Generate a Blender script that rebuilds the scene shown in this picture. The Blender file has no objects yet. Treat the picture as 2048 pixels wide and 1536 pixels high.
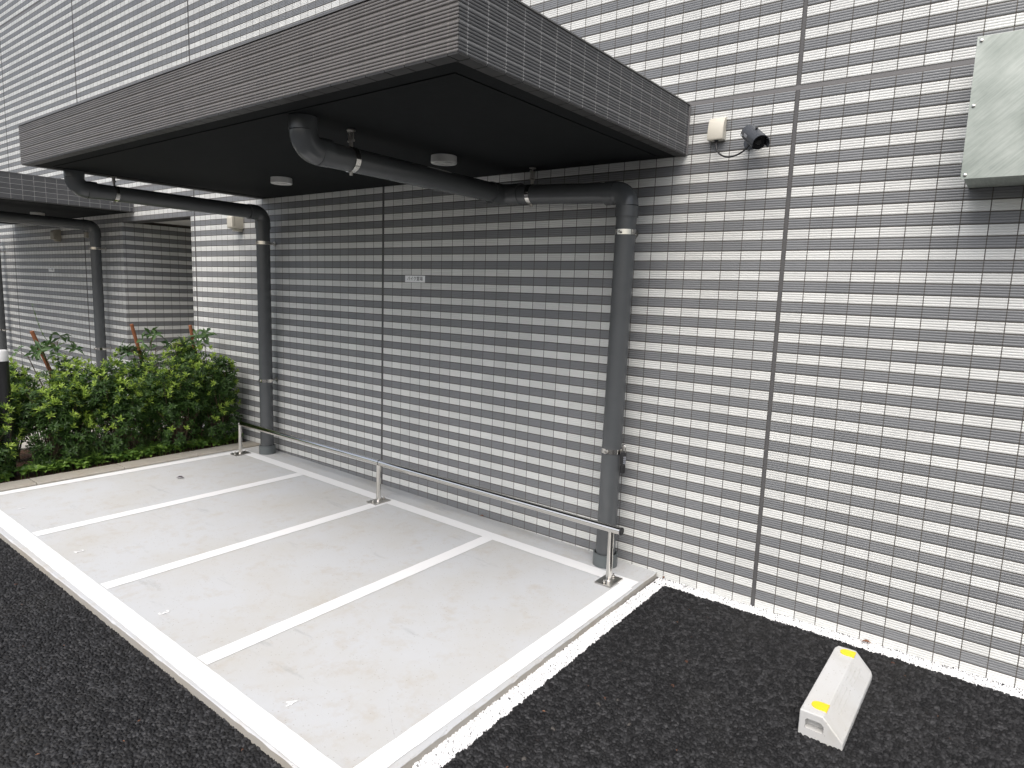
import bpy, bmesh, math, random
import numpy as np
from mathutils import Vector, Matrix

S = bpy.context.scene
COL = S.collection
random.seed(7)

# ------------------------------------------------------------------ camera
CX, CY, CZ = 0.97232, -3.42011, 1.60638
YAW, PITCH, ROLL = -0.6535391, -0.1385057, 0.0337157
fw = Vector((math.sin(YAW)*math.cos(PITCH), math.cos(YAW)*math.cos(PITCH), math.sin(PITCH)))
rt = Vector((math.cos(YAW), -math.sin(YAW), 0))
up = rt.cross(fw)
r2 = rt*math.cos(ROLL) + up*math.sin(ROLL)
u2 = -rt*math.sin(ROLL) + up*math.cos(ROLL)
cam = bpy.data.cameras.new('camera')
cam.sensor_width = 36.0
cam.sensor_fit = 'HORIZONTAL'
cam.lens = 36.0*1324.36/2048
cam.clip_start = 0.05
cam.clip_end = 500
camo = bpy.data.objects.new('camera', cam)
COL.objects.link(camo)
M = Matrix((r2, u2, -fw)).transposed().to_4x4()
M.translation = Vector((CX, CY, CZ))
camo.matrix_world = M
S.camera = camo

# ------------------------------------------------------------------ world, sun, exposure
SUN_EL, SUN_AZ = math.radians(57), math.radians(163)   # azimuth measured from +y towards +x
W = bpy.data.worlds.new('World')
S.world = W
W.use_nodes = True
wn = W.node_tree
wn.nodes.clear()
wo = wn.nodes.new('ShaderNodeOutputWorld')
bg = wn.nodes.new('ShaderNodeBackground')
hs = wn.nodes.new('ShaderNodeHueSaturation')
sky = wn.nodes.new('ShaderNodeTexSky')
sky.sky_type = 'NISHITA'
sky.sun_disc = False
sky.sun_elevation = SUN_EL
sky.sun_rotation = SUN_AZ
sky.dust_density = 5.0
sky.air_density = 1.0
hs.inputs['Saturation'].default_value = 0.60
bg.inputs['Strength'].default_value = 0.15
wn.links.new(sky.outputs[0], hs.inputs['Color'])
wn.links.new(hs.outputs[0], bg.inputs['Color'])
wn.links.new(bg.outputs[0], wo.inputs['Surface'])
sun = bpy.data.lights.new('sun', 'SUN')
sun.energy = 1.1
sun.angle = math.radians(60)
sun.color = (1.0, 0.985, 0.965)
suno = bpy.data.objects.new('sun', sun)
COL.objects.link(suno)
sd = Vector((math.sin(SUN_AZ)*math.cos(SUN_EL), math.cos(SUN_AZ)*math.cos(SUN_EL), math.sin(SUN_EL)))
suno.rotation_euler = (-sd).to_track_quat('-Z', 'Y').to_euler()
suno.location = (0, -6, 12)
S.view_settings.view_transform = 'Standard'
S.view_settings.look = 'None'
S.view_settings.exposure = 0.52
S.view_settings.gamma = 1

# ------------------------------------------------------------------ materials
def nt(name):
    m = bpy.data.materials.new(name)
    m.use_nodes = True
    t = m.node_tree
    b = t.nodes['Principled BSDF']
    return m, t, b
def N(t, typ, **kw):
    n = t.nodes.new(typ)
    for k, v in kw.items():
        setattr(n, k, v)
    return n
def math_(t, op, a, b=None, c=None):
    n = N(t, 'ShaderNodeMath', operation=op)
    for i, v in enumerate((a, b, c)):
        if v is None: continue
        if isinstance(v, (int, float)): n.inputs[i].default_value = v
        else: t.links.new(v, n.inputs[i])
    return n.outputs[0]
def mix(t, f, a, b):
    n = N(t, 'ShaderNodeMix', data_type='RGBA')
    for i, v in ((0, f), (6, a), (7, b)):
        if isinstance(v, (int, float)): n.inputs[i].default_value = v
        elif isinstance(v, tuple): n.inputs[i].default_value = (*v, 1)
        else: t.links.new(v, n.inputs[i])
    return n.outputs[2]
def noise(t, scale, detail=4, rough=0.6, vec=None):
    n = N(t, 'ShaderNodeTexNoise')
    n.inputs['Scale'].default_value = scale
    n.inputs['Detail'].default_value = detail
    n.inputs['Roughness'].default_value = rough
    if vec is None:
        tc = N(t, 'ShaderNodeTexCoord'); vec = tc.outputs['Object']
    t.links.new(vec, n.inputs['Vector'])
    return n.outputs[0]
def ramp(t, f, pts):
    n = N(t, 'ShaderNodeValToRGB')
    e = n.color_ramp.elements
    while len(e) < len(pts): e.new(0.5)
    for i, (p, c) in enumerate(pts):
        e[i].position = p; e[i].color = (c, c, c, 1) if isinstance(c, float) else (*c, 1)
    t.links.new(f, n.inputs[0])
    return n.outputs[0]
def bump(t, b, h, strength=0.3, dist=0.002):
    n = N(t, 'ShaderNodeBump')
    n.inputs['Strength'].default_value = strength
    n.inputs['Distance'].default_value = dist
    t.links.new(h, n.inputs['Height'])
    t.links.new(n.outputs[0], b.inputs['Normal'])

def simple(name, col, rough=0.5, metal=0.0, var=0.08, scale=6.0, bmp=0.0, bscale=60.0, spec=0.5):
    """plain material with slight cloudy variation of tone and gloss"""
    m, t, b = nt(name)
    n = noise(t, scale)
    lo = tuple(c*(1-var) for c in col); hi = tuple(min(1, c*(1+var)) for c in col)
    t.links.new(mix(t, n, lo, hi), b.inputs['Base Color'])
    b.inputs['Roughness'].default_value = rough
    b.inputs['Metallic'].default_value = metal
    b.inputs['Specular IOR Level'].default_value = spec
    if bmp > 0: bump(t, b, noise(t, bscale, 5), bmp, 0.002)
    return m

def tile_mat(name, cols, grout, rough=0.35, spec=0.5):
    m, t, b = nt(name)
    uv = N(t, 'ShaderNodeUVMap'); sep = N(t, 'ShaderNodeSeparateXYZ')
    t.links.new(uv.outputs[0], sep.inputs[0])
    u, v = sep.outputs[0], sep.outputs[1]
    fu, fv = math_(t, 'FRACT', u), math_(t, 'FRACT', v)
    eu = math_(t, 'MINIMUM', fu, math_(t, 'SUBTRACT', 1.0, fu))
    ev = math_(t, 'MINIMUM', fv, math_(t, 'SUBTRACT', 1.0, fv))
    g = math_(t, 'MAXIMUM', math_(t, 'LESS_THAN', eu, 0.020), math_(t, 'LESS_THAN', ev, 0.05))
    par = math_(t, 'LESS_THAN', math_(t, 'FRACT', math_(t, 'MULTIPLY', v, 0.5)), 0.5)
    cell = N(t, 'ShaderNodeCombineXYZ')
    t.links.new(math_(t, 'FLOOR', u), cell.inputs[0]); t.links.new(math_(t, 'FLOOR', v), cell.inputs[1])
    wn_ = N(t, 'ShaderNodeTexWhiteNoise', noise_dimensions='2D')
    t.links.new(cell.outputs[0], wn_.inputs['Vector'])
    base = mix(t, par, cols[1], cols[0])
    hsv = N(t, 'ShaderNodeHueSaturation')
    t.links.new(base, hsv.inputs['Color'])
    t.links.new(math_(t, 'MULTIPLY_ADD', wn_.outputs[0], 0.13, 0.935), hsv.inputs['Value'])
    dirt = noise(t, 1.3, 6, 0.7)
    d = ramp(t, dirt, [(0.35, 0.90), (0.7, 1.0)])
    mul = N(t, 'ShaderNodeMix', data_type='RGBA', blend_type='MULTIPLY')
    mul.inputs[0].default_value = 1.0
    t.links.new(hsv.outputs[0], mul.inputs[6]); t.links.new(d, mul.inputs[7])
    t.links.new(mix(t, g, mul.outputs[2], grout), b.inputs['Base Color'])
    t.links.new(math_(t, 'MULTIPLY_ADD', g, 0.5, rough), b.inputs['Roughness'])
    b.inputs['Specular IOR Level'].default_value = spec
    return m

MAT = {}
WHITE, DARK = (0.68, 0.685, 0.66), (0.199, 0.205, 0.211)
MAT['wall_tile'] = tile_mat('striped_wall_tile', (WHITE, DARK), (0.092, 0.084, 0.073), 0.29, 0.65)
MAT['fascia_side_shade'] = tile_mat('grey_fascia_tile_side_shade', ((0.104, 0.106, 0.110), (0.110, 0.112, 0.116)), (0.36, 0.355, 0.345), 0.38, 0.5)  # front's tile with side-face shade in its colour; joints paler by view angle, dirt
MAT['fascia_front_lit'] = tile_mat('grey_fascia_tile_front_lit', ((0.150, 0.141, 0.133), (0.158, 0.148, 0.140)), (0.19, 0.18, 0.17), 0.38, 0.5)  # front copy of the same tile, the face's brighter light put into the colour
MAT['sealant'] = simple('grey_sealant', (0.095, 0.093, 0.093), 0.6)
MAT['sealant_h'] = simple('light_grey_sealant', (0.17, 0.165, 0.165), 0.6)
MAT['grout_back'] = simple('dark_mortar', (0.05, 0.045, 0.038), 0.9)
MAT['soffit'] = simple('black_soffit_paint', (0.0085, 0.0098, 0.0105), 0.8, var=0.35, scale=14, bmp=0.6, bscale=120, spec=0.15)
MAT['trim_tile'] = simple('dark_return_tile', (0.040, 0.039, 0.038), 0.45, spec=0.3)
MAT['coping'] = simple('grey_coping_metal', (0.14, 0.14, 0.14), 0.4)
MAT['ceiling'] = simple('pale_ceiling_board', (0.55, 0.55, 0.53), 0.8)
MAT['pvc'] = simple('dark_grey_pvc', (0.088, 0.093, 0.096), 0.23, var=0.12, scale=9, bmp=0.04, bscale=25)
MAT['pvc_light'] = simple('mid_grey_pvc', (0.105, 0.118, 0.120), 0.35, var=0.1)
MAT['steel'] = simple('polished_stainless', (0.70, 0.68, 0.64), 0.09, 1.0, 0.04, 30)
MAT['steel_dull'] = simple('brushed_stainless', (0.50, 0.48, 0.45), 0.34, 1.0, 0.12, 40)
MAT['rubber'] = simple('black_plastic', (0.015, 0.015, 0.016), 0.45)
MAT['lamp_body'] = simple('white_lamp_enamel', (0.70, 0.70, 0.67), 0.4)
MAT['lamp_glass'] = simple('milky_lamp_diffuser', (0.60, 0.60, 0.57), 0.25)
MAT['beige'] = simple('beige_plastic', (0.56, 0.53, 0.45), 0.45)
MAT['beige_dark'] = simple('weathered_beige_plastic', (0.32, 0.30, 0.25), 0.5)
MAT['cam_grey'] = simple('grey_blue_camera_paint', (0.062, 0.068, 0.080), 0.25, 0.2)
MAT['cam_glass'] = simple('black_glass', (0.01, 0.01, 0.012), 0.08)
MAT['sticker'] = simple('pale_sticker', (0.62, 0.68, 0.72), 0.5)
MAT['sticker_grey'] = simple('grey_sticker', (0.22, 0.23, 0.25), 0.5)
MAT['plate'] = simple('white_sign_plate', (0.84, 0.85, 0.85), 0.35)
MAT['ink'] = simple('dark_lettering', (0.05, 0.05, 0.055), 0.6)
MAT['yellow'] = simple('yellow_reflector', (0.90, 0.62, 0.02), 0.35)
MAT['stake'] = simple('brown_stake', (0.24, 0.085, 0.035), 0.7, var=0.35, scale=25, bmp=0.3)
MAT['bark'] = simple('twig_bark', (0.085, 0.06, 0.035), 0.8, var=0.3, scale=40)
MAT['bollard_black'] = simple('black_bollard_paint', (0.012, 0.012, 0.013), 0.35)
MAT['bollard_white'] = simple('white_bollard_cap', (0.75, 0.75, 0.74), 0.4)
MAT['dead_leaf'] = simple('dead_leaf', (0.16, 0.07, 0.035), 0.7, var=0.5, scale=80)
MAT['bag'] = simple('dark_plastic_scrap', (0.035, 0.02, 0.03), 0.3)

def galv():
    m, t, b = nt('galvanised_sheet')
    tc = N(t, 'ShaderNodeTexCoord')
    mp = N(t, 'ShaderNodeMapping')
    mp0 = N(t, 'ShaderNodeMapping'); mp0.inputs['Rotation'].default_value = (0, math.radians(-48), 0)
    t.links.new(tc.outputs['Object'], mp0.inputs[0])
    mp.inputs['Scale'].default_value = (150, 9, 9)
    t.links.new(mp0.outputs[0], mp.inputs[0])
    s = noise(t, 1.0, 6, 0.7, mp.outputs[0])
    c = noise(t, 5.0, 4)
    f = math_(t, 'ADD', math_(t, 'MULTIPLY', s, 0.4), math_(t, 'MULTIPLY', c, 0.6))
    n = N(t, 'ShaderNodeValToRGB')
    e = n.color_ramp.elements
    e[0].position = 0.38; e[0].color = (0.30, 0.335, 0.30, 1)
    e[1].position = 0.62; e[1].color = (0.50, 0.535, 0.49, 1)
    t.links.new(f, n.inputs[0])
    t.links.new(n.outputs[0], b.inputs['Base Color'])
    b.inputs['Metallic'].default_value = 0.35
    b.inputs['Roughness'].default_value = 0.5
    return m
MAT['galv'] = galv()

def concrete(name, base, stain, amount=1.0, speck=True):
    m, t, b = nt(name)
    n1 = noise(t, 1.6, 7, 0.62); n2 = noise(t, 9, 6, 0.7); n3 = noise(t, 320, 3, 0.7)
    tc = N(t, 'ShaderNodeTexCoord'); mp = N(t, 'ShaderNodeMapping')
    mp.inputs['Scale'].default_value = (2.2, 9, 5); mp.inputs['Rotation'].default_value = (0, 0, 0.9)
    mp.inputs['Location'].default_value = (3.3, 1.7, 0)
    t.links.new(tc.outputs['Object'], mp.inputs[0])
    n4 = noise(t, 1.0, 7, 0.72, mp.outputs[0])
    f1 = ramp(t, n1, [(0.42, 0.0), (0.68, 1.0)])
    f2 = ramp(t, n2, [(0.52, 0.0), (0.74, 1.0)])
    f4 = ramp(t, n4, [(0.60, 0.0), (0.74, 1.0)])
    c = mix(t, math_(t, 'MULTIPLY', f1, 0.55*amount), base, tuple(x*y for x, y in zip(base, (0.93, 0.88, 0.79))))
    c = mix(t, math_(t, 'MULTIPLY', f2, 0.33*amount), c, stain)
    c = mix(t, math_(t, 'MULTIPLY', f4, 0.45*amount), c, tuple(x*0.55 for x in base))
    if speck:
        vo = N(t, 'ShaderNodeTexVoronoi'); vo.inputs['Scale'].default_value = 95
        t.links.new(tc.outputs['Object'], vo.inputs['Vector'])
        sepc = N(t, 'ShaderNodeSeparateColor'); t.links.new(vo.outputs['Color'], sepc.inputs[0])
        pick = math_(t, 'GREATER_THAN', sepc.outputs[0], 0.86)
        dot = math_(t, 'MULTIPLY', math_(t, 'LESS_THAN', vo.outputs['Distance'], 0.24), pick)
        c = mix(t, math_(t, 'MULTIPLY', dot, 0.42), c, (0.22, 0.18, 0.13))
    c = mix(t, math_(t, 'MULTIPLY', n3, 0.22), c, tuple(x*0.72 for x in base))
    t.links.new(c, b.inputs['Base Color'])
    b.inputs['Roughness'].default_value = 0.85
    b.inputs['Specular IOR Level'].default_value = 0.3
    bump(t, b, noise(t, 190, 5, 0.7), 0.35, 0.002)
    return m
MAT['concrete'] = concrete('smooth_concrete', (0.520, 0.532, 0.542), (0.40, 0.33, 0.24), 1.25)
MAT['concrete_side'] = concrete('raw_concrete_edge', (0.37, 0.35, 0.315), (0.26, 0.21, 0.15), 1.2, False)
MAT['kerb'] = concrete('old_kerb_concrete', (0.36, 0.34, 0.30), (0.22, 0.17, 0.11), 1.5)
MAT['path'] = concrete('path_concrete', (0.45, 0.44, 0.41), (0.33, 0.28, 0.2), 1.0, False)
MAT['wheelstop'] = concrete('cast_concrete', (0.57, 0.575, 0.57), (0.34, 0.31, 0.25), 0.8)

def paint():
    m, t, b = nt('white_road_paint')
    n2 = noise(t, 130, 5, 0.75)
    n1 = noise(t, 7, 5, 0.7)
    f = ramp(t, n2, [(0.66, 0.0), (0.74, 1.0)])
    c = mix(t, math_(t, 'MULTIPLY', f, 0.45), (0.80, 0.805, 0.81), (0.42, 0.38, 0.32))
    c = mix(t, math_(t, 'MULTIPLY', n1, 0.12), c, (0.6, 0.58, 0.54))
    t.links.new(c, b.inputs['Base Color'])
    b.inputs['Roughness'].default_value = 0.6
    return m
MAT['paint'] = paint()
def faded_paint():
    m, t, b = nt('faded_white_paint')
    n2 = noise(t, 90, 5, 0.75)
    f = ramp(t, n2, [(0.60, 0.0), (0.74, 1.0)])
    t.links.new(mix(t, f, (0.80, 0.80, 0.80), (0.72, 0.71, 0.69)), b.inputs['Base Color'])
    b.inputs['Roughness'].default_value = 0.7
    return m
MAT['faded'] = faded_paint()
def asphalt():
    m, t, b = nt('porous_asphalt')
    n1 = noise(t, 70, 4, 0.6); n2 = noise(t, 2.0, 5, 0.6); n3 = noise(t, 500, 2, 0.6)
    c = mix(t, ramp(t, n1, [(0.35, 0.0), (0.7, 1.0)]), (0.0040, 0.0042, 0.0050), (0.013, 0.013, 0.014))
    c = mix(t, math_(t, 'MULTIPLY', ramp(t, n2, [(0.5, 0.0), (0.75, 1.0)]), 0.30), c, (0.032, 0.031, 0.028))
    at = N(t, 'ShaderNodeAttribute', attribute_name='stone')
    sv = at.outputs['Fac']
    c = mix(t, ramp(t, sv, [(0.40, 0.0), (0.98, 0.85)]), c, (0.036, 0.036, 0.038))
    c = mix(t, math_(t, 'MULTIPLY', math_(t, 'LESS_THAN', sv, 0.0004), 0.6), c, (0.12, 0.11, 0.10))
    c = mix(t, math_(t, 'MULTIPLY', math_(t, 'LESS_THAN', math_(t, 'ABSOLUTE', math_(t, 'SUBTRACT', sv, 0.3)), 0.0005), 0.7), c, (0.12, 0.055, 0.035))
    rr = math_(t, 'MULTIPLY_ADD', sv, -0.25, 0.70)
    t.links.new(rr, b.inputs['Roughness'])
    t.links.new(c, b.inputs['Base Color'])
    b.inputs['Roughness'].default_value = 0.62
    b.inputs['Specular IOR Level'].default_value = 0.28
    bump(t, b, n3, 0.5, 0.002)
    return m
MAT['asphalt'] = asphalt()
def asphalt_far():
    m, t, b = nt('porous_asphalt_far')
    tc = N(t, 'ShaderNodeTexCoord')
    vo = N(t, 'ShaderNodeTexVoronoi'); vo.inputs['Scale'].default_value = 75
    t.links.new(tc.outputs['Object'], vo.inputs['Vector'])
    sepc = N(t, 'ShaderNodeSeparateColor'); t.links.new(vo.outputs['Color'], sepc.inputs[0])
    c = mix(t, sepc.outputs[1], (0.006, 0.006, 0.007), (0.030, 0.030, 0.032))
    t.links.new(c, b.inputs['Base Color'])
    b.inputs['Roughness'].default_value = 0.6
    bump(t, b, vo.outputs['Distance'], 1.0, 0.02)
    vo.inputs['Scale'].default_value = 63
    return m
MAT['asphalt_far'] = asphalt_far()
def soil():
    m, t, b = nt('dark_soil')
    n = noise(t, 55, 6, 0.75)
    t.links.new(mix(t, n, (0.035, 0.018, 0.010), (0.13, 0.065, 0.035)), b.inputs['Base Color'])
    b.inputs['Roughness'].default_value = 0.95
    bump(t, b, n, 0.9, 0.02)
    return m
MAT['soil'] = soil()
def leaf(name, lo, hi, rough=0.42):
    m, t, b = nt(name)
    gi = N(t, 'ShaderNodeNewGeometry')
    oi = N(t, 'ShaderNodeObjectInfo')
    n = noise(t, 8, 3)
    f = math_(t, 'ADD', math_(t, 'MULTIPLY', gi.outputs['Random Per Island'], 0.75), math_(t, 'MULTIPLY', n, 0.25))
    t.links.new(mix(t, f, lo, hi), b.inputs['Base Color'])
    b.inputs['Roughness'].default_value = rough
    b.inputs['Specular IOR Level'].default_value = 0.4
    tr = N(t, 'ShaderNodeBsdfTranslucent')
    t.links.new(mix(t, f, tuple(min(1, c*1.5) for c in lo), tuple(min(1, c*1.5) for c in hi)), tr.inputs[0])
    ms = N(t, 'ShaderNodeMixShader'); ms.inputs[0].default_value = 0.25
    t.links.new(b.outputs[0], ms.inputs[1]); t.links.new(tr.outputs[0], ms.inputs[2])
    t.links.new(ms.outputs[0], t.nodes['Material Output'].inputs['Surface'])
    return m
MAT['leaf_new'] = leaf('young_azalea_leaf', (0.15, 0.25, 0.035), (0.42, 0.55, 0.10))
MAT['leaf_old'] = leaf('mature_azalea_leaf', (0.018, 0.046, 0.012), (0.075, 0.145, 0.030))
MAT['leaf_cover'] = leaf('ground_cover_leaf', (0.035, 0.10, 0.022), (0.25, 0.40, 0.07))
MAT['leaf_grass'] = leaf('grass_blade', (0.05, 0.11, 0.03), (0.16, 0.25, 0.07))
MAT['leaf_sap'] = leaf('sapling_leaf', (0.030, 0.075, 0.022), (0.085, 0.15, 0.045))

# ------------------------------------------------------------------ mesh helpers
class MB:
    def __init__(s): s.v = []; s.f = []; s.uv = []; s.mi = []
    def face(s, pts, uvs=None, mi=0):
        k = len(s.v); s.v += [tuple(p) for p in pts]; s.f.append(tuple(range(k, k+len(pts))))
        s.uv.append(uvs); s.mi.append(mi)
    def box(s, x0, x1, y0, y1, z0, z1, mi=0):
        k = len(s.v)
        s.v += [(x0,y0,z0),(x1,y0,z0),(x1,y1,z0),(x0,y1,z0),(x0,y0,z1),(x1,y0,z1),(x1,y1,z1),(x0,y1,z1)]
        for q in ((3,2,1,0),(4,5,6,7),(0,1,5,4),(1,2,6,5),(2,3,7,6),(3,0,4,7)):
            s.f.append(tuple(k+i for i in q)); s.uv.append(None); s.mi.append(mi)
    def prism(s, poly, axis_map, a0, a1, mi=0):
        """poly: 2D points; axis_map(p, a) -> 3D"""
        k = len(s.v); n = len(poly)
        s.v += [axis_map(p, a0) for p in poly] + [axis_map(p, a1) for p in poly]
        s.f.append(tuple(k+i for i in range(n))[::-1]); s.uv.append(None); s.mi.append(mi)
        s.f.append(tuple(k+n+i for i in range(n))); s.uv.append(None); s.mi.append(mi)
        for i in range(n):
            j = (i+1) % n
            s.f.append((k+i, k+j, k+n+j, k+n+i)); s.uv.append(None); s.mi.append(mi)
    def tube(s, path, radii, seg=20, caps=True, mi=0):
        pts = [Vector(p) for p in path]
        if isinstance(radii, (int, float)): radii = [radii]*len(pts)
        rings = []; prev = None
        for i, p in enumerate(pts):
            if i == 0: t = pts[1]-pts[0]
            elif i == len(pts)-1: t = pts[-1]-pts[-2]
            else: t = (pts[i+1]-p).normalized() + (p-pts[i-1]).normalized()
            if t.length < 1e-9: t = Vector((0, 0, 1))
            t.normalize()
            if prev is None:
                a = Vector((0, 0, 1)) if abs(t.z) < 0.9 else Vector((1, 0, 0))
                n = t.cross(a).normalized()
            else:
                n = (prev - t*prev.dot(t)).normalized()
            prev = n; b = t.cross(n)
            k = len(s.v)
            for j in range(seg):
                a = 2*math.pi*j/seg
                s.v.append(tuple(p + (n*math.cos(a)+b*math.sin(a))*radii[i]))
            rings.append(k)
        for i in range(len(rings)-1):
            for j in range(seg):
                jj = (j+1) % seg
                s.f.append((rings[i]+j, rings[i]+jj, rings[i+1]+jj, rings[i+1]+j)); s.uv.append(None); s.mi.append(mi)
        if caps:
            s.f.append(tuple(rings[0]+j for j in range(seg))[::-1]); s.uv.append(None); s.mi.append(mi)
            s.f.append(tuple(rings[-1]+j for j in range(seg))); s.uv.append(None); s.mi.append(mi)
    def build(s, name, mat, parent=None, smooth=False, bevel=0.0, bseg=2, angle=40):
        me = bpy.data.meshes.new(name)
        me.from_pydata(s.v, [], s.f)
        mats = mat if isinstance(mat, (list, tuple)) else [mat]
        for m in mats: me.materials.append(MAT[m])
        if any(i for i in s.mi):
            me.polygons.foreach_set('material_index', s.mi)
        if any(u is not None for u in s.uv):
            l = me.uv_layers.new(name='UVMap'); i = 0
            for f, u in zip(s.f, s.uv):
                for q in range(len(f)):
                    if u is not None: l.data[i].uv = u[q]
                    i += 1
        if bevel > 0 or smooth:
            bm = bmesh.new(); bm.from_mesh(me)
            if bevel > 0:
                bmesh.ops.remove_doubles(bm, verts=bm.verts, dist=1e-6)
                ed = [e for e in bm.edges if len(e.link_faces) == 2 and e.calc_face_angle(0) > math.radians(30)]
                bmesh.ops.bevel(bm, geom=ed, offset=bevel, segments=bseg, profile=0.6, affect='EDGES')
            bm.to_mesh(me); bm.free()
            if smooth:
                me.polygons.foreach_set('use_smooth', [True]*len(me.polygons))
                me.set_sharp_from_angle(angle=math.radians(angle))
        me.update()
        o = bpy.data.objects.new(name, me)
        COL.objects.link(o)
        if parent is not None:
            o.parent = parent
            o.matrix_parent_inverse = Matrix.Identity(4)
            pl = world_loc(parent)
            if pl.length > 0: me.transform(Matrix.Translation(-pl))
        return o
LOC = {}
def world_loc(o):
    return LOC.get(o.name, Vector((0, 0, 0)))
def tag(o, label=None, cat=None, group=None, kind=None):
    if label: o['label'] = label
    if cat: o['category'] = cat
    if group: o['group'] = group
    if kind: o['kind'] = kind
    return o
def thing(name, loc, label, cat, group=None):
    o = bpy.data.objects.new(name, None)
    o.empty_display_size = 0.1
    COL.objects.link(o); o.location = loc
    LOC[o.name] = Vector(loc)
    return tag(o, label, cat, group)
def sub(mb, name, mat, parent, root, **kw):
    """child of a part: geometry in world coords, root is the top-level thing (parts sit at its origin)"""
    o = mb.build(name, mat, None, **kw)
    o.data.transform(Matrix.Translation(-world_loc(root)))
    o.parent = parent
    return o
def struct(o, kind='structure'):
    o['kind'] = kind
    return o
def circle(c, r, n=24): return [(c[0]+r*math.cos(2*math.pi*i/n), c[1]+r*math.sin(2*math.pi*i/n)) for i in range(n)]
ZM = lambda p, a: (p[0], p[1], a)
YM = lambda p, a: (p[0], a, p[1])
XM = lambda p, a: (a, p[0], p[1])

# ------------------------------------------------------------------ tile panels (real ribs)
GD = 0.0030
def row_profile(z0, z1, GD=0.0017):
    """list of (z, depth) over one 50 mm course"""
    pr = [(z0, GD+0.001), (z0+0.0026, GD+0.001)]
    n = 4; a = z0+0.0026; w = (z1-0.0026-a)/n
    for i in range(n):
        s = a+i*w
        for f, d in ((0.02, 1.0), (0.12, 0.45), (0.27, 0.12), (0.42, 0.0), (0.60, 0.0), (0.76, 0.14), (0.89, 0.45), (0.98, 1.0)):
            pr.append((s+w*f, GD*d))
    pr += [(z1-0.0026, GD+0.001), (z1, GD+0.001)]
    return pr
def tile_panel(mb, org, ud, nd, u0, u1, z0, z1, uo, zo=0.0, nofs=0.0, GD=0.0017):
    """ud: unit direction of u; nd: inward normal; courses every .05 from zo"""
    org, ud, nd = Vector(org), Vector(ud), Vector(nd)
    k0 = math.floor((z0-zo)/0.05 + 1e-4); k1 = math.ceil((z1-zo)/0.05 - 1e-4)
    prof = []
    for k in range(k0, k1):
        prof += row_profile(zo+k*0.05, zo+(k+1)*0.05, GD)
    prof = [(z, d) for z, d in prof if z0-1e-6 <= z <= z1+1e-6]
    if prof[0][0] > z0+1e-5: prof.insert(0, (z0, prof[0][1]))
    if prof[-1][0] < z1-1e-5: prof.append((z1, prof[-1][1]))
    for (za, da), (zb, db) in zip(prof, prof[1:]):
        if zb-za < 1e-7: continue
        p = [org+ud*u0+nd*(da+nofs), org+ud*u1+nd*(da+nofs), org+ud*u1+nd*(db+nofs), org+ud*u0+nd*(db+nofs)]
        zs = (za, za, zb, zb)
        q = [(v.x, v.y, v.z+z) for v, z in zip(p, zs)]
        va, vb = (za-zo)/0.05, (zb-zo)/0.05
        mb.face(q, [((u0-uo)/0.1, va), ((u1-uo)/0.1, va), ((u1-uo)/0.1, vb), ((u0-uo)/0.1, vb)])

# ================================================================== BUILDING
B = thing('apartment_building', (0, 0, 0), 'tiled apartment building with dark grey and white horizontal stripes', 'building')
HJ = 0.018
TOP = 8.2
OX0, OX1, OZ = -7.385, -5.800, 2.25           # passage opening
segs = [(-16.5, -11.115, -11.115), (-11.10, -8.495, -11.097), (-8.475, -5.732, -8.475),
        (-5.714, -4.434, -5.711), (-4.434, -2.922, -2.922), (-2.904, -0.826, -2.904),
        (-0.826, -0.009, -0.009), (0.009, 2.9, 0.009), (2.92, 6.0, 2.92)]
wl = MB()
def wp(a, b_, z0, z1, uo, zo): tile_panel(wl, (0, 0, 0), (1, 0, 0), (0, 1, 0), a, b_, z0, z1, uo, zo)
for a, b_, uo in segs:
    lo = -0.05
    if a == -8.475:      # panel crossing the opening
        wp(a, OX0, lo, OZ, uo, 0); wp(OX0, OX1, OZ, 2.6, uo, 0); wp(a, OX0, OZ, 2.6, uo, 0)
        wp(OX1, b_, lo, 2.6, uo, 0)
    else:
        wp(a, b_, lo, 2.6, uo, 0)
    wp(a, b_, 2.6+HJ, 5.09, uo, HJ)
    wp(a, b_, 5.11, TOP, uo, HJ)
wall = wl.build('wall', 'wall_tile', B)
# mortar body behind the tiles
bd = MB()
bd.box(-16.5, OX0-0.004, 0.006, 0.30, -0.2, TOP)
bd.box(OX1+0.004, 6.0, 0.006, 0.30, -0.2, TOP)
bd.box(OX0-0.004, OX1+0.004, 0.006, 0.16, OZ+0.006, TOP)
bd.build('wall_core', 'grout_back', B)
sj = MB()
for x in (-11.107, -8.485, -5.723, -2.913, 0.0, 2.91):
    zlo = -0.05
    sj = MB(); sj.box(x-0.0105, x+0.0105, 0.0035, 0.0055, zlo, TOP)
    sj.build('expansion_joint', 'sealant', B)
for z in (2.609, 5.10):
    h = MB(); h.box(-16.5, 6.0, 0.0030, 0.0050, z-0.0105, z+0.0105)
    h.build('horizontal_joint', 'sealant_h', B)
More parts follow.
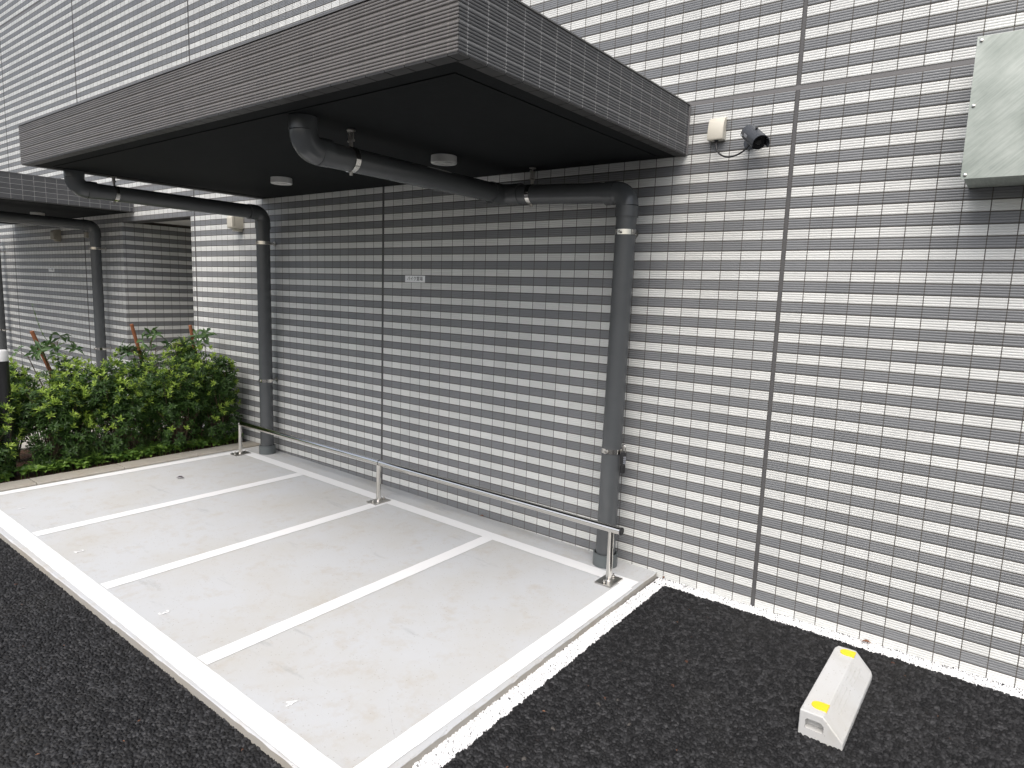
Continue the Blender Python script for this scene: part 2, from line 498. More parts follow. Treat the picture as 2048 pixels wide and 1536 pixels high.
# passage
ps = MB()
tile_panel(ps, (OX0, 0, 0), (0, 1, 0), (-1, 0, 0), 0.0, 3.0, -0.05, 2.25, 0.03)
tile_panel(ps, (OX1, 3.0, 0), (0, -1, 0), (1, 0, 0), 0.0, 3.0, -0.05, 2.25, 0.0)
tile_panel(ps, (OX0, 3.0, 0), (1, 0, 0), (0, 1, 0), 0.0, OX1-OX0, -0.05, 2.25, 0.0)
ps.build('passage_wall', 'wall_tile', B)
pc = MB(); pc.box(OX0-0.01, OX1+0.01, 0.16, 3.05, OZ+0.03, OZ+0.12)
pc.build('passage_ceiling', 'ceiling', B)
pc = MB(); pc.box(OX0, OX1, 0.004, 0.16, OZ-0.004, OZ+0.004)
pc.build('passage_lintel_underside', 'trim_tile', B)
bd = MB()
bd.box(OX0-0.15, OX0-0.006, 0.31, 3.2, -0.2, TOP); bd.box(OX1+0.006, OX1+0.15, 0.31, 3.2, -0.2, TOP)
bd.box(OX0-0.15, OX1+0.15, 3.006, 3.2, -0.2, 2.6)
bd.box(-16.5, OX0-0.16, 0.31, 3.2, -0.2, TOP); bd.box(OX1+0.16, 6.0, 0.31, 3.2, -0.2, TOP)
bd.box(OX0-0.16, OX1+0.16, 0.31, 3.2, OZ+0.13, TOP)
bd.build('building_mass', 'grout_back', B)
pr = MB(); pr.box(-16.6, 6.1, -0.05, 3.25, TOP, TOP+0.12)
pr.build('parapet_coping', 'coping', B, bevel=0.01)

def canopy(x0, x1, D, z0, z1, lightline=None):
    zc = z0+0.003
    core = MB(); core.box(x0+0.006, x1-0.006, -D+0.006, -0.002, z0+0.012, z1-0.002)
    c = core.build('canopy', 'grout_back', B)
    fs = MB()
    tile_panel(fs, (0, -D, 0), (1, 0, 0), (0, 1, 0), x0, x1, zc, zc+0.25, x1-0.045, zc, 0.0, 0.0034)
    f1_ = fs; fs = MB()
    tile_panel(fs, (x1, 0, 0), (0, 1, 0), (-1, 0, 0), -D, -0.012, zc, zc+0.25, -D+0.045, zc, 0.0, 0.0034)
    fs.build('canopy_fascia', 'fascia_side_shade', c); fs = MB()
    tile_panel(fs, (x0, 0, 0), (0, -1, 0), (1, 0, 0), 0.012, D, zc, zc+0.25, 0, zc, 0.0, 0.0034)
    f1_.build('canopy_fascia', 'fascia_front_lit', c); fs.build('canopy_fascia', 'fascia_side_shade', c)
    # small tile return under the edge
    tr = MB()
    w = 0.055; zz = z0
    n = int(round((x1-x0)/0.1))
    for i in range(n+1):
        a = max(x0+0.002, x1-0.045-i*0.1+0.002); b_ = min(x1-0.002, x1-0.045-(i-1)*0.1-0.002)
        if b_-a > 0.005: tr.box(a, b_, -D+0.002, -D+w, zz, zz+0.011)
    m = int(round(D/0.1))
    for i in range(m+1):
        a = max(-D+w+0.004, -D+0.045+(i-1)*0.1+0.002); b_ = min(-0.012, -D+0.045+i*0.1-0.002)
        if b_-a > 0.005:
            tr.box(x1-w, x1-0.002, a, b_, zz, zz+0.011)
            tr.box(x0+0.002, x0+w, a, b_, zz, zz+0.011)
    sub(tr, 'canopy_edge_tiles', 'trim_tile', c, B)
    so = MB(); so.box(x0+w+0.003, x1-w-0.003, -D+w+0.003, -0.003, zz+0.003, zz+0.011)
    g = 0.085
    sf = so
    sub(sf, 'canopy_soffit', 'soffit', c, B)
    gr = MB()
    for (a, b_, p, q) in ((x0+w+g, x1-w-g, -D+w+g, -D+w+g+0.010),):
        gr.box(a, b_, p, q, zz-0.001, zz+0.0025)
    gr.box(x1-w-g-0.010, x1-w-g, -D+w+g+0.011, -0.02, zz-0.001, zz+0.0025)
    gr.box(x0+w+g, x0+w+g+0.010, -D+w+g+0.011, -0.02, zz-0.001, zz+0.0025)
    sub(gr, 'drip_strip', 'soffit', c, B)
    cp = MB(); cp.box(x0-0.003, x1+0.003, -D-0.003, -0.001, zc+0.2505, zc+0.256)
    sub(cp, 'canopy_coping', 'coping', c, B)
    sl = MB(); sl.box(x1-0.010, x1+0.004, -0.0115, -0.0005, z0+0.004, zc+0.25)
    sub(sl, 'canopy_wall_sealant', 'sealant_h', c, B)
    return c
canopy(-4.535, -0.535, 1.79, 2.345, 2.60)['label'] = 'grey tiled flat canopy over the concrete bay'
canopy(-11.06, -7.06, 1.79, 2.345, 2.60)['label'] = 'far grey tiled canopy past the planting bed'

# ================================================================== GROUND
def zs(x): return 0.024-0.0145*x           # top of the concrete bay
def zr(x):                                   # road level
    if x >= -0.45: return 0.009
    if x > -0.56: return 0.0011+(x+0.56)/0.11*0.0079
    if x <= -4.7: return -0.008+0.0145*4.7
    return min(-0.008-0.0145*x, -0.008+0.0145*4.7)
SX0, SX1, SY0 = -4.60, -0.549, -2.257
def sx(x, y): return x - 0.022*y*max(0, (x+0.7)/(0.151))

CELL = 0.0158
def stone_field(x0, x1, y0, y1, step, seed):
    rs = np.random.RandomState(seed)
    nx, ny = int((x1-x0)/step)+1, int((y1-y0)/step)+1
    X, Y = np.meshgrid(np.linspace(x0, x1, nx), np.linspace(y0, y1, ny))
    # domain warp so stones are not round
    cw, ch = int((x1-x0)/CELL)+6, int((y1-y0)/CELL)+6
    jx, jy = rs.rand(ch, cw), rs.rand(ch, cw)
    hz = rs.rand(ch, cw); ex = 0.7+0.6*rs.rand(ch, cw); th = rs.rand(ch, cw)*np.pi
    tx, ty = (rs.rand(ch, cw)-0.5)*0.5, (rs.rand(ch, cw)-0.5)*0.5
    gx, gy = (X-x0)/CELL+2, (Y-y0)/CELL+2
    ix, iy = np.floor(gx).astype(int), np.floor(gy).astype(int)
    sr_ = rs.rand(ch, cw); T = np.zeros(X.shape)
    f1 = np.full(X.shape, 9.0); f2 = np.full(X.shape, 9.0)
    H = np.zeros(X.shape); SXc = np.zeros(X.shape); SYc = np.zeros(X.shape)
    for dy in (-1, 0, 1):
        for dx in (-1, 0, 1):
            cx_, cy_ = ix+dx, iy+dy
            px, py = cx_+jx[cy_, cx_], cy_+jy[cy_, cx_]
            ax, ay = gx-px, gy-py
            c, s_ = np.cos(th[cy_, cx_]), np.sin(th[cy_, cx_])
            e = ex[cy_, cx_]
            d = np.sqrt(((ax*c+ay*s_)*e)**2+((-ax*s_+ay*c)/e)**2)
            near = d < f1
            f2 = np.where(near, f1, np.minimum(f2, d)); 
            hh = hz[cy_, cx_]*0.0050 + (ax*tx[cy_, cx_]+ay*ty[cy_, cx_])*0.010
            H = np.where(near, hh, H); T = np.where(near, sr_[cy_, cx_], T); SXc = np.where(near, (px-2)*CELL+x0, SXc); SYc = np.where(near, (py-2)*CELL+y0, SYc)
            f1 = np.where(near, d, f1)
    edge = np.clip((f2-f1)/0.30, 0, 1)
    Z = H + 0.0105*np.sqrt(edge) - 0.0125
    return X, Y, Z, SXc, SYc, edge, T
def grid_object(name, X, Y, Z, mask, T):
    ny, nx = X.shape
    idx = np.arange(nx*ny).reshape(ny, nx)
    q = np.stack([idx[:-1, :-1], idx[:-1, 1:], idx[1:, 1:], idx[1:, :-1]], -1)
    q = q[mask]
    used = np.unique(q); remap = np.zeros(nx*ny, dtype=np.int64); remap[used] = np.arange(len(used))
    co = np.stack([X.ravel(), Y.ravel(), Z.ravel()], -1)[used]
    return co, remap[q], T.ravel()[used]
def mesh_from(name, parts, mats):
    vs, fs, mi = [], [], []
    k = 0
    ts = []
    for i, (co, q, t_) in enumerate(parts):
        ts.append(t_)
        vs.append(co); fs.append(q+k); mi.append(np.full(len(q), min(i, len(mats)-1))); k += len(co)
    co = np.concatenate(vs); q = np.concatenate(fs); mi = np.concatenate(mi)
    me = bpy.data.meshes.new(name)
    me.vertices.add(len(co)); me.vertices.foreach_set('co', co.astype(np.float32).ravel())
    me.loops.add(len(q)*4); me.loops.foreach_set('vertex_index', q.astype(np.int32).ravel())
    me.polygons.add(len(q)); me.polygons.foreach_set('loop_start', np.arange(0, len(q)*4, 4, dtype=np.int32))
    me.polygons.foreach_set('loop_total', np.full(len(q), 4, dtype=np.int32)) if False else None
    for m in mats: me.materials.append(MAT[m])
    me.polygons.foreach_set('material_index', mi.astype(np.int32))
    me.polygons.foreach_set('use_smooth', np.ones(len(q), dtype=bool))
    at = me.attributes.new('stone', 'FLOAT', 'POINT'); at.data.foreach_set('value', np.concatenate(ts).astype(np.float32))
    me.update(calc_edges=True); me.validate()
    o = bpy.data.objects.new(name, me); COL.objects.link(o)
    return o
zrv = np.vectorize(zr)
STEP = 0.0029
XA, YA, ZA, PXA, PYA, EA, TA = stone_field(-0.535, 1.75, -2.55, -0.0015, STEP, 3)
XB, YB, ZB, PXB, PYB, EB, TB = stone_field(-4.9, -0.535+STEP*0.5, -3.15, -2.245, STEP*1.05, 5)
ZA = ZA+zrv(XA); ZB = ZB+zrv(XB)
rs = np.random.RandomState(1)
# painted band: along the wall and down the right side of the bay
wob = 0.003*np.sin(XA*31)+0.002*np.sin(XA*83+YA*57)
QX, QY = 0.2*PXA+0.8*XA, 0.2*PYA+0.8*YA
band = ((QY > -0.088+wob) | (QX < -0.462-0.022*QY+wob)) & (PYA > -2.5)
band &= ~((EA < 0.11) & (rs.rand(*EA.shape) < 0.5))
band &= ~((PYA > -0.012) & (rs.rand(*EA.shape) < 0.3))
bm_ = band[:-1, :-1]
cA = grid_object('r', XA, YA, ZA, ~bm_, TA)
cB = grid_object('r', XB, YB, ZB, np.ones((XB.shape[0]-1, XB.shape[1]-1), bool), TB)
cP = grid_object('r', XA, YA, ZA, bm_, TA)
road = mesh_from('road', [cA, cB], ['asphalt'])
struct(road)
pl = mesh_from('road_edge_line', [cP], ['paint'])
struct(pl)
fr = MB()
xs = [-80, -4.7, -4.0, -3.0, -2.0, -1.0, -0.6, -0.45, 0.5, 3, 80]
ys = [-90, -12, -5, -3, -1, 0.5, 6]
for i in range(len(xs)-1):
    for j in range(len(ys)-1):
        a, b_, c, d = xs[i], xs[i+1], ys[j], ys[j+1]
        fr.face([(a, c, zr(a)-0.012), (b_, c, zr(b_)-0.012), (b_, d, zr(b_)-0.012), (a, d, zr(a)-0.012)])
struct(fr.build('ground', 'asphalt_far'))

# concrete bay slab
sl = MB()
rnd = random.Random(4)
def slab_ring(nseg=90):
    pts = []
    for i in range(nseg): t = i/nseg; pts.append((SX0+(SX1-SX0)*t, SY0, 0, -1))
    for i in range(60): t = i/60; pts.append((SX1, SY0+(0-SY0)*t, 1, 0))
    for i in range(nseg): t = i/nseg; pts.append((SX1+(SX0-SX1)*t, 0.0, 0, 1))
    for i in range(60): t = i/60; pts.append((SX0, 0+(SY0)*t, -1, 0))
    return pts
ring = slab_ring()
n = len(ring)
def rr(): return rnd.uniform(0, 1)
top_in, top_out, low = [], [], []
for (x, y, nx_, ny_) in ring:
    c = 0.0025+0.006*rr()**4
    if x < SX0+0.01 or y > -0.01: c = 0.002
    xo = x; x = sx(x, y)
    top_in.append((x-nx_*c, y-ny_*c, zs(x)))
    top_out.append((x+nx_*0.0, y+ny_*0.0, zs(x)-c))
    low.append((x+nx_*0.004, y+ny_*0.004, zs(x)-0.09))
k = 0
sl.v = top_in+top_out+low
for i in range(n):
    j = (i+1) % n
    sl.f.append((n+i, n+j, j, i)); sl.f.append((2*n+i, 2*n+j, n+j, n+i))
sl.f.append(tuple(range(n)))
sl.uv = [None]*len(sl.f); sl.mi = [0]*len(sl.f)
sl.mi = [0, 1]*n+[0]
slab = sl.build('concrete_pavement', ['concrete', 'concrete_side'])
struct(slab)

def line_strip(mb, p0, p1, w, seed, h=0.0022):
    """painted line, p0-p1 centre line on the bay, slightly uneven edges"""
    r = random.Random(seed)
    p0, p1 = Vector(p0), Vector(p1)
    L = (p1-p0).length; n = max(2, int(L/0.035)); d = (p1-p0)/L; q = Vector((-d.y, d.x))
    A, Bp = [], []
    for i in range(n+1):
        c = p0+d*L*i/n
        a = c+q*(w/2+r.uniform(-1, 1)*0.0012); b_ = c-q*(w/2+r.uniform(-1, 1)*0.0012)
        A.append(a); Bp.append(b_)
    for i in range(n):
        mb.face([(Bp[i].x, Bp[i].y, zs(Bp[i].x)+h), (Bp[i+1].x, Bp[i+1].y, zs(Bp[i+1].x)+h),
                 (A[i+1].x, A[i+1].y, zs(A[i+1].x)+h), (A[i].x, A[i].y, zs(A[i].x)+h)])
pm = MB()
line_strip(pm, (-4.505, -2.152+0.005), (-0.575-0.048, -2.20), 0.088, 1) if False else None
line_strip(pm, (-4.59, -2.178), (-0.520, -2.207), 0.088, 1)
line_strip(pm, (-4.47, -0.246), (-0.563, -0.242), 0.093, 2)
line_strip(pm, (-4.548, -2.132), (-4.515, -0.196), 0.078, 3)
line_strip(pm, (-0.5745, -2.162), (-0.594, -0.290), 0.084, 4)
line_strip(pm, (-3.560, -2.136), (-3.562, -0.294), 0.086, 5)
line_strip(pm, (-2.560, -2.142), (-2.566, -0.291), 0.084, 6)
line_strip(pm, (-1.567, -2.151), (-1.581, -0.290), 0.084, 7)
struct(pm.build('painted_bay_line', 'paint'))

def text_mesh(body, size, name, mat, matrix, parent=None, root=None, ext=0.0003):
    c = bpy.data.curves.new(name, 'FONT'); c.body = body; c.size = size; c.extrude = ext; c.offset = 0.0001 if mat == 'ink' else 0.0011
    c.align_x = 'CENTER'; c.align_y = 'CENTER'; c.resolution_u = 3
    o = bpy.data.objects.new(name+'_src', c); COL.objects.link(o)
    dg = bpy.context.evaluated_depsgraph_get()
    me = bpy.data.meshes.new_from_object(o.evaluated_get(dg))
    bpy.data.objects.remove(o); bpy.data.curves.remove(c)
    me.name = name; me.materials.clear(); me.materials.append(MAT[mat])
    me.transform(matrix)
    if root is not None: me.transform(Matrix.Translation(-world_loc(root)))
    ob = bpy.data.objects.new(name, me); COL.objects.link(ob)
    if parent is not None: ob.parent = parent
    return ob
for ch, (x, y) in {'4': (-1.062, -2.075), '3': (-2.081, -2.069), '2': (-3.112, -2.058), '1': (-4.116, -2.04)}.items():
    o = text_mesh(ch, 0.066, 'painted_bay_number', 'faded', Matrix.Translation((x, y, zs(x)+0.0022)))
    struct(o)

# kerb, planting soil, path
kb = MB()
kx0, kx1 = -4.785, -4.606
for i in range(4):
    a, b_ = -0.004-i*0.6, -0.004-(i+1)*0.6+0.006
    kb.prism([(kx1, 0.0), (kx1, 0.096), (kx1-0.012, 0.106), (kx0+0.006, 0.106), (kx0, 0.100), (kx0, 0.0)], YM, b_, a)
kerb = kb.build('kerb', 'kerb', None, bevel=0.004)
struct(kerb)
so = MB()
rs2 = random.Random(9)
gx = [kx0-0.002-0.05*i for i in range(22)]; gy = [-0.003-0.05*j for j in range(52)]
hs_ = {}
for i in range(len(gx)):
    for j in range(len(gy)): hs_[i, j] = 0.085+rs2.uniform(-0.012, 0.012)
for i in range(len(gx)-1):
    for j in range(len(gy)-1):
        so.face([(gx[i], gy[j], hs_[i, j]), (gx[i+1], gy[j], hs_[i+1, j]), (gx[i+1], gy[j+1], hs_[i+1, j+1]), (gx[i], gy[j+1], hs_[i, j+1])])
struct(so.build('soil', 'soil'))
pt = MB(); pt.box(-7.5, -5.85, -3.2, 3.0, -0.05, 0.105)
pt.box(-13.0, -7.506, -2.4, -0.0, -0.05, 0.115)
struct(pt.build('path', 'path', None, bevel=0.006))

# ================================================================== DRAIN PIPES
def arc(c, a, b_, r, n=10):
    """quarter arc: centre c, starts along a (unit) ends along b (unit)"""
    c, a, b_ = Vector(c), Vector(a), Vector(b_)
    return [c + a*r*math.cos(t*math.pi/2/n) + b_*r*math.sin(t*math.pi/2/n) for t in range(n+1)]
R, RS = 0.057, 0.0635
def clamp(root, c, axis, wall_dir, reach, hanger=False):
    """steel band round a pipe with a rod towards what carries it"""
    c = Vector(c); ax = Vector(axis).normalized(); wd = Vector(wall_dir).normalized()
    m = MB(); m.tube([c-ax*0.014, c+ax*0.014], R+0.0028, 28)
    # lugs
    sd_ = ax.cross(wd).normalized()
    p = build_frame(m)
    ob = m.build('pipe_clamp', 'steel', root, smooth=True)
    l = MB()
    a = c+wd*(R+0.002); b_ = c+wd*(R+0.030)
    l.tube([a, b_], 0.010, 8)
    e = c-wd*(R+0.002)
    l.tube([b_-sd_*0.02, b_+sd_*0.02], 0.007, 8)
    l2 = MB(); l2.tube([e, e-wd*0.014], 0.009, 6)
    sub(l2, 'clamp_bolt', 'steel_dull', ob, root)
    sub(l, 'clamp_lug', 'steel_dull', ob, root)
    d = MB(); end = c+wd*reach
    d.tube([b_, end], 0.0042, 8)
    d.tube([end-wd*0.006, end-wd*0.0005], 0.021, 16)
    if hanger:
        s2 = sd_*0.016
        d.tube([b_+s2-wd*0.006, b_+s2+wd*0.045], 0.004, 6); d.tube([b_-s2-wd*0.006, b_-s2+wd*0.045], 0.004, 6)
        d.tube([b_-s2*1.4+wd*0.045, b_+s2*1.4+wd*0.045], 0.006, 6)
    sub(d, 'clamp_rod', 'steel_dull', ob, root)
    return ob
def build_frame(m): return None
def pipe(root, pts, name='pipe_run', r=R, mat='pvc'):
    m = MB(); m.tube(pts, r, 32); return m.build(name, mat, root, smooth=True)
def elbow(root, corner, din, dout, rad=0.075, name='elbow'):
    """socket elbow: pipe arrives along din, leaves along dout"""
    corner, din, dout = Vector(corner), Vector(din).normalized(), Vector(dout).normalized()
    p0 = corner-din*rad; c = p0+dout*rad
    path = []
    nn = 12
    for i in range(nn+1):
        t = math.pi/2*i/nn
        path.append(c - dout*rad*math.cos(t) + din*rad*math.sin(t))
    e0 = [p0-din*0.058]; e1 = [path[-1]+dout*0.058]
    m = MB()
    m.tube([e0[0], p0-din*0.006], RS, 32)
    m.tube(path, [RS*0.975]*(nn+1), 32)
    m.tube([path[-1]+dout*0.006, e1[0]], RS, 32)
    m.tube([p0-din*0.008, p0], RS*0.985, 32); m.tube([path[-1], path[-1]+dout*0.008], RS*0.985, 32)
    return m.build(name, 'pvc', root, smooth=True)

def collar(root, x, y, z, h=0.075):
    m = MB(); prof_o, prof_i = 0.072, 0.064
    seg = 36
    k = len(m.v)
    rings = [(prof_o, z), (prof_o, z+h), (prof_i, z+h), (prof_i, z+0.01)]
    for r_, zz in rings:
        for j in range(seg):
            a = 2*math.pi*j/seg; m.v.append((x+r_*math.cos(a), y+r_*math.sin(a), zz))
    for q in range(3):
        for j in range(seg):
            jj = (j+1) % seg
            m.f.append((q*seg+j, q*seg+jj, (q+1)*seg+jj, (q+1)*seg+j)); m.uv.append(None); m.mi.append(0)
    return m.build('floor_collar', 'pvc_light', root, smooth=True, angle=30)

PY = -0.112
# right-hand pipe
rp = thing('drain_pipe', (-0.815, PY, 0.036), 'dark grey drain pipe with a jog along the wall, nearest of the three pipes', 'drain pipe', 'drain pipes on the tiled wall')
zh0, zh1 = 2.196, 2.163
pipe(rp, [(-0.83, PY, 0.03), (-0.812, PY, 2.06)], 'riser')
elbow(rp, (-0.812, PY, zh1), (1, 0, 0.0), (0, 0, -1))
pipe(rp, [(-0.90, PY, zh1+0.001), (-1.60, PY, zh0)], 'pipe_run')
elbow(rp, (-1.672, PY, zh0+0.002), (0, 1, 0), (1, 0, -0.0))
pipe(rp, [(-1.672, -0.20, zh0+0.003), (-1.672, -1.46, 2.208)], 'pipe_run')
elbow(rp, (-1.672, -1.563, 2.212), (0, 0, -1), (0, 1, 0))
pipe(rp, [(-1.672, -1.563, 2.29), (-1.672, -1.563, 2.3445)], 'soffit_outlet')
collar(rp, -0.828, PY, 0.036)
clamp(rp, (-0.8125, PY, 1.948), (0, 0, 1), (0, 1, 0), 0.111)
clamp(rp, (-0.824, PY, 0.725), (0, 0, 1), (0, 1, 0), 0.111)
clamp(rp, (-1.668, -1.30, 2.207), (0, 1, 0), (0, 0, 1), 0.1385, True)
clamp(rp, (-1.46, PY, 2.190), (1, 0, 0), (0, 0, 1), 0.155, True)
# middle pipe
lp = thing('drain_pipe', (-4.33, PY, 0.088), 'dark grey drain pipe at the far left corner of the concrete bay', 'drain pipe', 'drain pipes on the tiled wall')
pipe(lp, [(-4.325, PY, 0.08), (-4.332, PY, 2.11)], 'riser')
elbow(lp, (-4.332, PY, 2.205), (-0.0, 1, 0), (0, 0, -1))
pipe(lp, [(-4.335, -0.20, 2.206), (-4.452, -1.40, 2.225)], 'pipe_run')
elbow(lp, (-4.456, -1.50, 2.226), (0, 0, -1), (0.09, 1, 0))
pipe(lp, [(-4.456, -1.50, 2.30), (-4.456, -1.50, 2.3445)], 'soffit_outlet')
collar(lp, -4.325, PY, 0.086)
clamp(lp, (-4.331, PY, 1.952), (0, 0, 1), (0, 1, 0), 0.111)
clamp(lp, (-4.327, PY, 0.750), (0, 0, 1), (0, 1, 0), 0.111)
clamp(lp, (-4.437, -1.25, 2.222), (0.09, -1, 0), (0, 0, 1), 0.123, True)
# far pipes under the second canopy
fp = thing('drain_pipe', (-7.86, PY, 0.11), 'dark grey drain pipe by the passage corner, behind the shrubs', 'drain pipe', 'drain pipes on the tiled wall')
pipe(fp, [(-7.86, PY, 0.11), (-7.86, PY, 2.12)], 'riser')
elbow(fp, (-7.86, PY, 2.212), (0, 1, 0), (0, 0, -1))
pipe(fp, [(-7.86, -0.20, 2.213), (-7.86, -1.40, 2.228)], 'pipe_run')
elbow(fp, (-7.86, -1.50, 2.228), (0, 0, -1), (0, 1, 0))
pipe(fp, [(-7.86, -1.50, 2.30), (-7.86, -1.50, 2.3445)], 'soffit_outlet')
collar(fp, -7.86, PY, 0.115)
clamp(fp, (-7.86, PY, 1.95), (0, 0, 1), (0, 1, 0), 0.111)
clamp(fp, (-7.86, PY, 0.757), (0, 0, 1), (0, 1, 0), 0.111)
gp = thing('drain_pipe', (-11.52, PY, 0.11), 'dark grey drain pipe cut by the left edge of the photo', 'drain pipe', 'drain pipes on the tiled wall')
pipe(gp, [(-11.56, PY, 0.11), (-11.56, PY, 2.12)], 'riser')
elbow(gp, (-11.56, PY, 2.212), (0, 1, 0), (0, 0, -1))
pipe(gp, [(-11.56, -0.20, 2.213), (-11.56, -1.40, 2.228)], 'pipe_run')
clamp(gp, (-11.56, PY, 1.95), (0, 0, 1), (0, 1, 0), 0.111)
clamp(gp, (-11.56, PY, 0.757), (0, 0, 1), (0, 1, 0), 0.111)

# ================================================================== SOFFIT LAMPS
def lamp(x, y, z, label):
    t = thing('ceiling_lamp', (x, y, z), label, 'lamp', 'round lamps under the canopies')
    m = MB(); seg = 40
    prof = [(0.0, 0.0), (0.072, 0.0), (0.073, -0.034), (0.070, -0.038), (0.058, -0.038), (0.054, -0.030), (0.0, -0.030)]
    prof = [(0.072, 0.0), (0.0735, -0.036), (0.071, -0.040), (0.056, -0.040), (0.053, -0.030)]
    for r_, dz in prof:
        for j in range(seg):
            a = 2*math.pi*j/seg; m.v.append((x+r_*math.cos(a), y+r_*math.sin(a), z+dz))
    for q in range(len(prof)-1):
        for j in range(seg):
            jj = (j+1) % seg; m.f.append((q*seg+j, (q+1)*seg+j, (q+1)*seg+jj, q*seg+jj)); m.uv.append(None); m.mi.append(0)
    m.build('lamp_housing', 'lamp_body', t, smooth=True, angle=30)
    d = MB(); d.tube([(x, y, z-0.028), (x, y, z-0.034)], [0.0525, 0.050], 32)
    d.build('lamp_diffuser', 'lamp_glass', t, smooth=True, angle=30)
lamp(-1.714, -0.612, 2.3472, 'round white ceiling lamp right of the pipe run, under the near canopy')
lamp(-3.300, -0.604, 2.3472, 'round white ceiling lamp left of the pipe run, under the near canopy')
lamp(-8.45, -0.50, 2.3472, 'small white ceiling lamp under the far canopy at the left')

# ================================================================== PARKING RAIL
rl = thing('parking_rail', (-2.56, -0.30, 0.06), 'low polished stainless steel rail along the back of the bay', 'rail')
RY = -0.303
za, zb = 0.371, 0.338
tb = MB()
tb.tube([(-4.420, RY, za-0.004), (-4.405, RY, za-0.0005), (-2.592, RY, (za*1.93+zb*1.88)/3.81)], 0.0213, 24)
tb.build('rail_tube', 'steel', rl, smooth=True)
tb = MB(); tb.tube([(-2.588, RY, 0.3548), (-0.636, RY, zb)], 0.0213, 24)
tb.build('rail_tube', 'steel', rl, smooth=True)
tj = MB(); tj.tube([(-2.5925, RY, 0.3548), (-2.5875, RY, 0.3548)], 0.0219, 24)
tj.build('rail_joint', 'rubber', rl, smooth=True)
ec = MB(); ec.tube([(-0.637, RY, zb), (-0.630, RY, zb), (-0.627, RY, zb)], [0.0222, 0.0222, 0.018], 24)
ec.build('end_cap', 'rubber', rl, smooth=True, angle=30)
for x, topz in ((-4.446, 0.372), (-2.600, 0.352), (-0.694, 0.330)):
    p = MB(); z0 = zs(x)+0.006
    p.tube([(x, RY, z0), (x, RY, topz)], 0.017, 24)
    if x < -4: p.tube([(x, RY, topz-0.001), (x, RY, topz+0.004)], 0.0178, 24)
    post = p.build('rail_post', 'steel', rl, smooth=True)
    w = MB(); w.tube([(x, RY, z0), (x, RY, z0+0.006)], [0.021, 0.0172], 24)
    sub(w, 'post_weld', 'steel_dull', post, rl)
    b_ = MB(); b_.box(x-0.049, x+0.049, RY-0.072, RY+0.072, zs(x)+0.0025, zs(x)+0.0085)
    sub(b_, 'base_plate', 'steel_dull', post, rl, bevel=0.001)
    for s_ in (-1, 1):
        q = MB(); bx, by = x, RY+s_*0.051
        q.tube([(bx, by, z0), (bx, by, z0+0.012)], 0.0095, 6)
        q.tube([(bx, by, z0+0.012), (bx, by, z0+0.022)], [0.0055, 0.0055], 12)
        q.tube([(bx, by, z0+0.0001), (bx, by, z0+0.0025)], 0.0125, 16)
        sub(q, 'bolt', 'steel', post, rl)

# ================================================================== SECURITY CAMERA + JUNCTION COVER + CABLE
sc = thing('security_camera', (-0.19, -0.01, 2.39), 'grey bullet security camera mounted on the striped wall', 'camera')
A0, A1 = Vector((-0.196, -0.062, 2.412)), Vector((-0.110, -0.158, 2.340))
ax = (A1-A0).normalized(); ln = (A1-A0).length
m = MB(); m.tube([A0-ax*0.006, A0-ax*0.002, A0+ax*0.004, A1-ax*0.012], [0.026, 0.033, 0.0365, 0.0365], 32)
m.build('camera_body', 'cam_grey', sc, smooth=True)
# sun hood: partial shell reaching past the lens
side = ax.cross(Vector((0, 0, 1))).normalized(); upv = side.cross(ax).normalized()
hd = MB(); seg = 26
def shell(mb, c0, c1, r_o, r_i, a0, a1, seg):
    rows = []
    for c, r_ in ((c0, r_o), (c1, r_o), (c1, r_i), (c0, r_i)):
        k = len(mb.v); rows.append(k)
        for j in range(seg+1):
            a = a0+(a1-a0)*j/seg
            mb.v.append(tuple(c+side*r_*math.cos(a)+upv*r_*math.sin(a)))
    for q in range(4):
        for j in range(seg):
            mb.f.append((rows[q]+j, rows[(q+1) % 4]+j, rows[(q+1) % 4]+j+1, rows[q]+j+1)); mb.uv.append(None); mb.mi.append(0)
    for j in (0, seg):
        mb.f.append(tuple(rows[q]+j for q in range(4))); mb.uv.append(None); mb.mi.append(0)
shell(hd, A0+ax*0.004, A1+ax*0.022, 0.0415, 0.0385, math.radians(-20), math.radians(200), seg)
hd.build('sun_hood', 'cam_grey', sc, smooth=True, angle=50)
m = MB(); m.tube([A1-ax*0.014, A1-ax*0.006], 0.0355, 32)
face_ = m.build('lens_window', 'cam_glass', sc, smooth=True, angle=30)
m = MB(); m.tube([A1-ax*0.006, A1-ax*0.001], [0.013, 0.010], 24); sub(m, 'lens', 'rubber', face_, sc)
m = MB()
m.tube([(-0.205, -0.003, 2.375), (-0.205, -0.012, 2.375)], 0.030, 24)
m.tube([(-0.205, -0.010, 2.375), (-0.200, -0.045, 2.372), (-0.182, -0.075, 2.372), A0+ax*0.045-upv*0.03], 0.010, 12)
m.build('wall_bracket', 'cam_grey', sc, smooth=True)
m = MB(); c = A0+ax*0.085+upv*0.0415+side*0.004; m.tube([c-side*0.0, c+upv*0.008], 0.006, 8)
m.build('hood_screw', 'rubber', sc)
def decal(mb, a_, s0, s1, r_=0.0419):
    n_ = 5
    for j in range(n_):
        t0, t1 = a_[0]+(a_[1]-a_[0])*j/n_, a_[0]+(a_[1]-a_[0])*(j+1)/n_
        pts = [A0+ax*s0+(side*math.cos(t0)+upv*math.sin(t0))*r_, A0+ax*s1+(side*math.cos(t0)+upv*math.sin(t0))*r_,
               A0+ax*s1+(side*math.cos(t1)+upv*math.sin(t1))*r_, A0+ax*s0+(side*math.cos(t1)+upv*math.sin(t1))*r_]
        mb.face(pts)
SGN = math.pi if side.x > 0 else 0.0
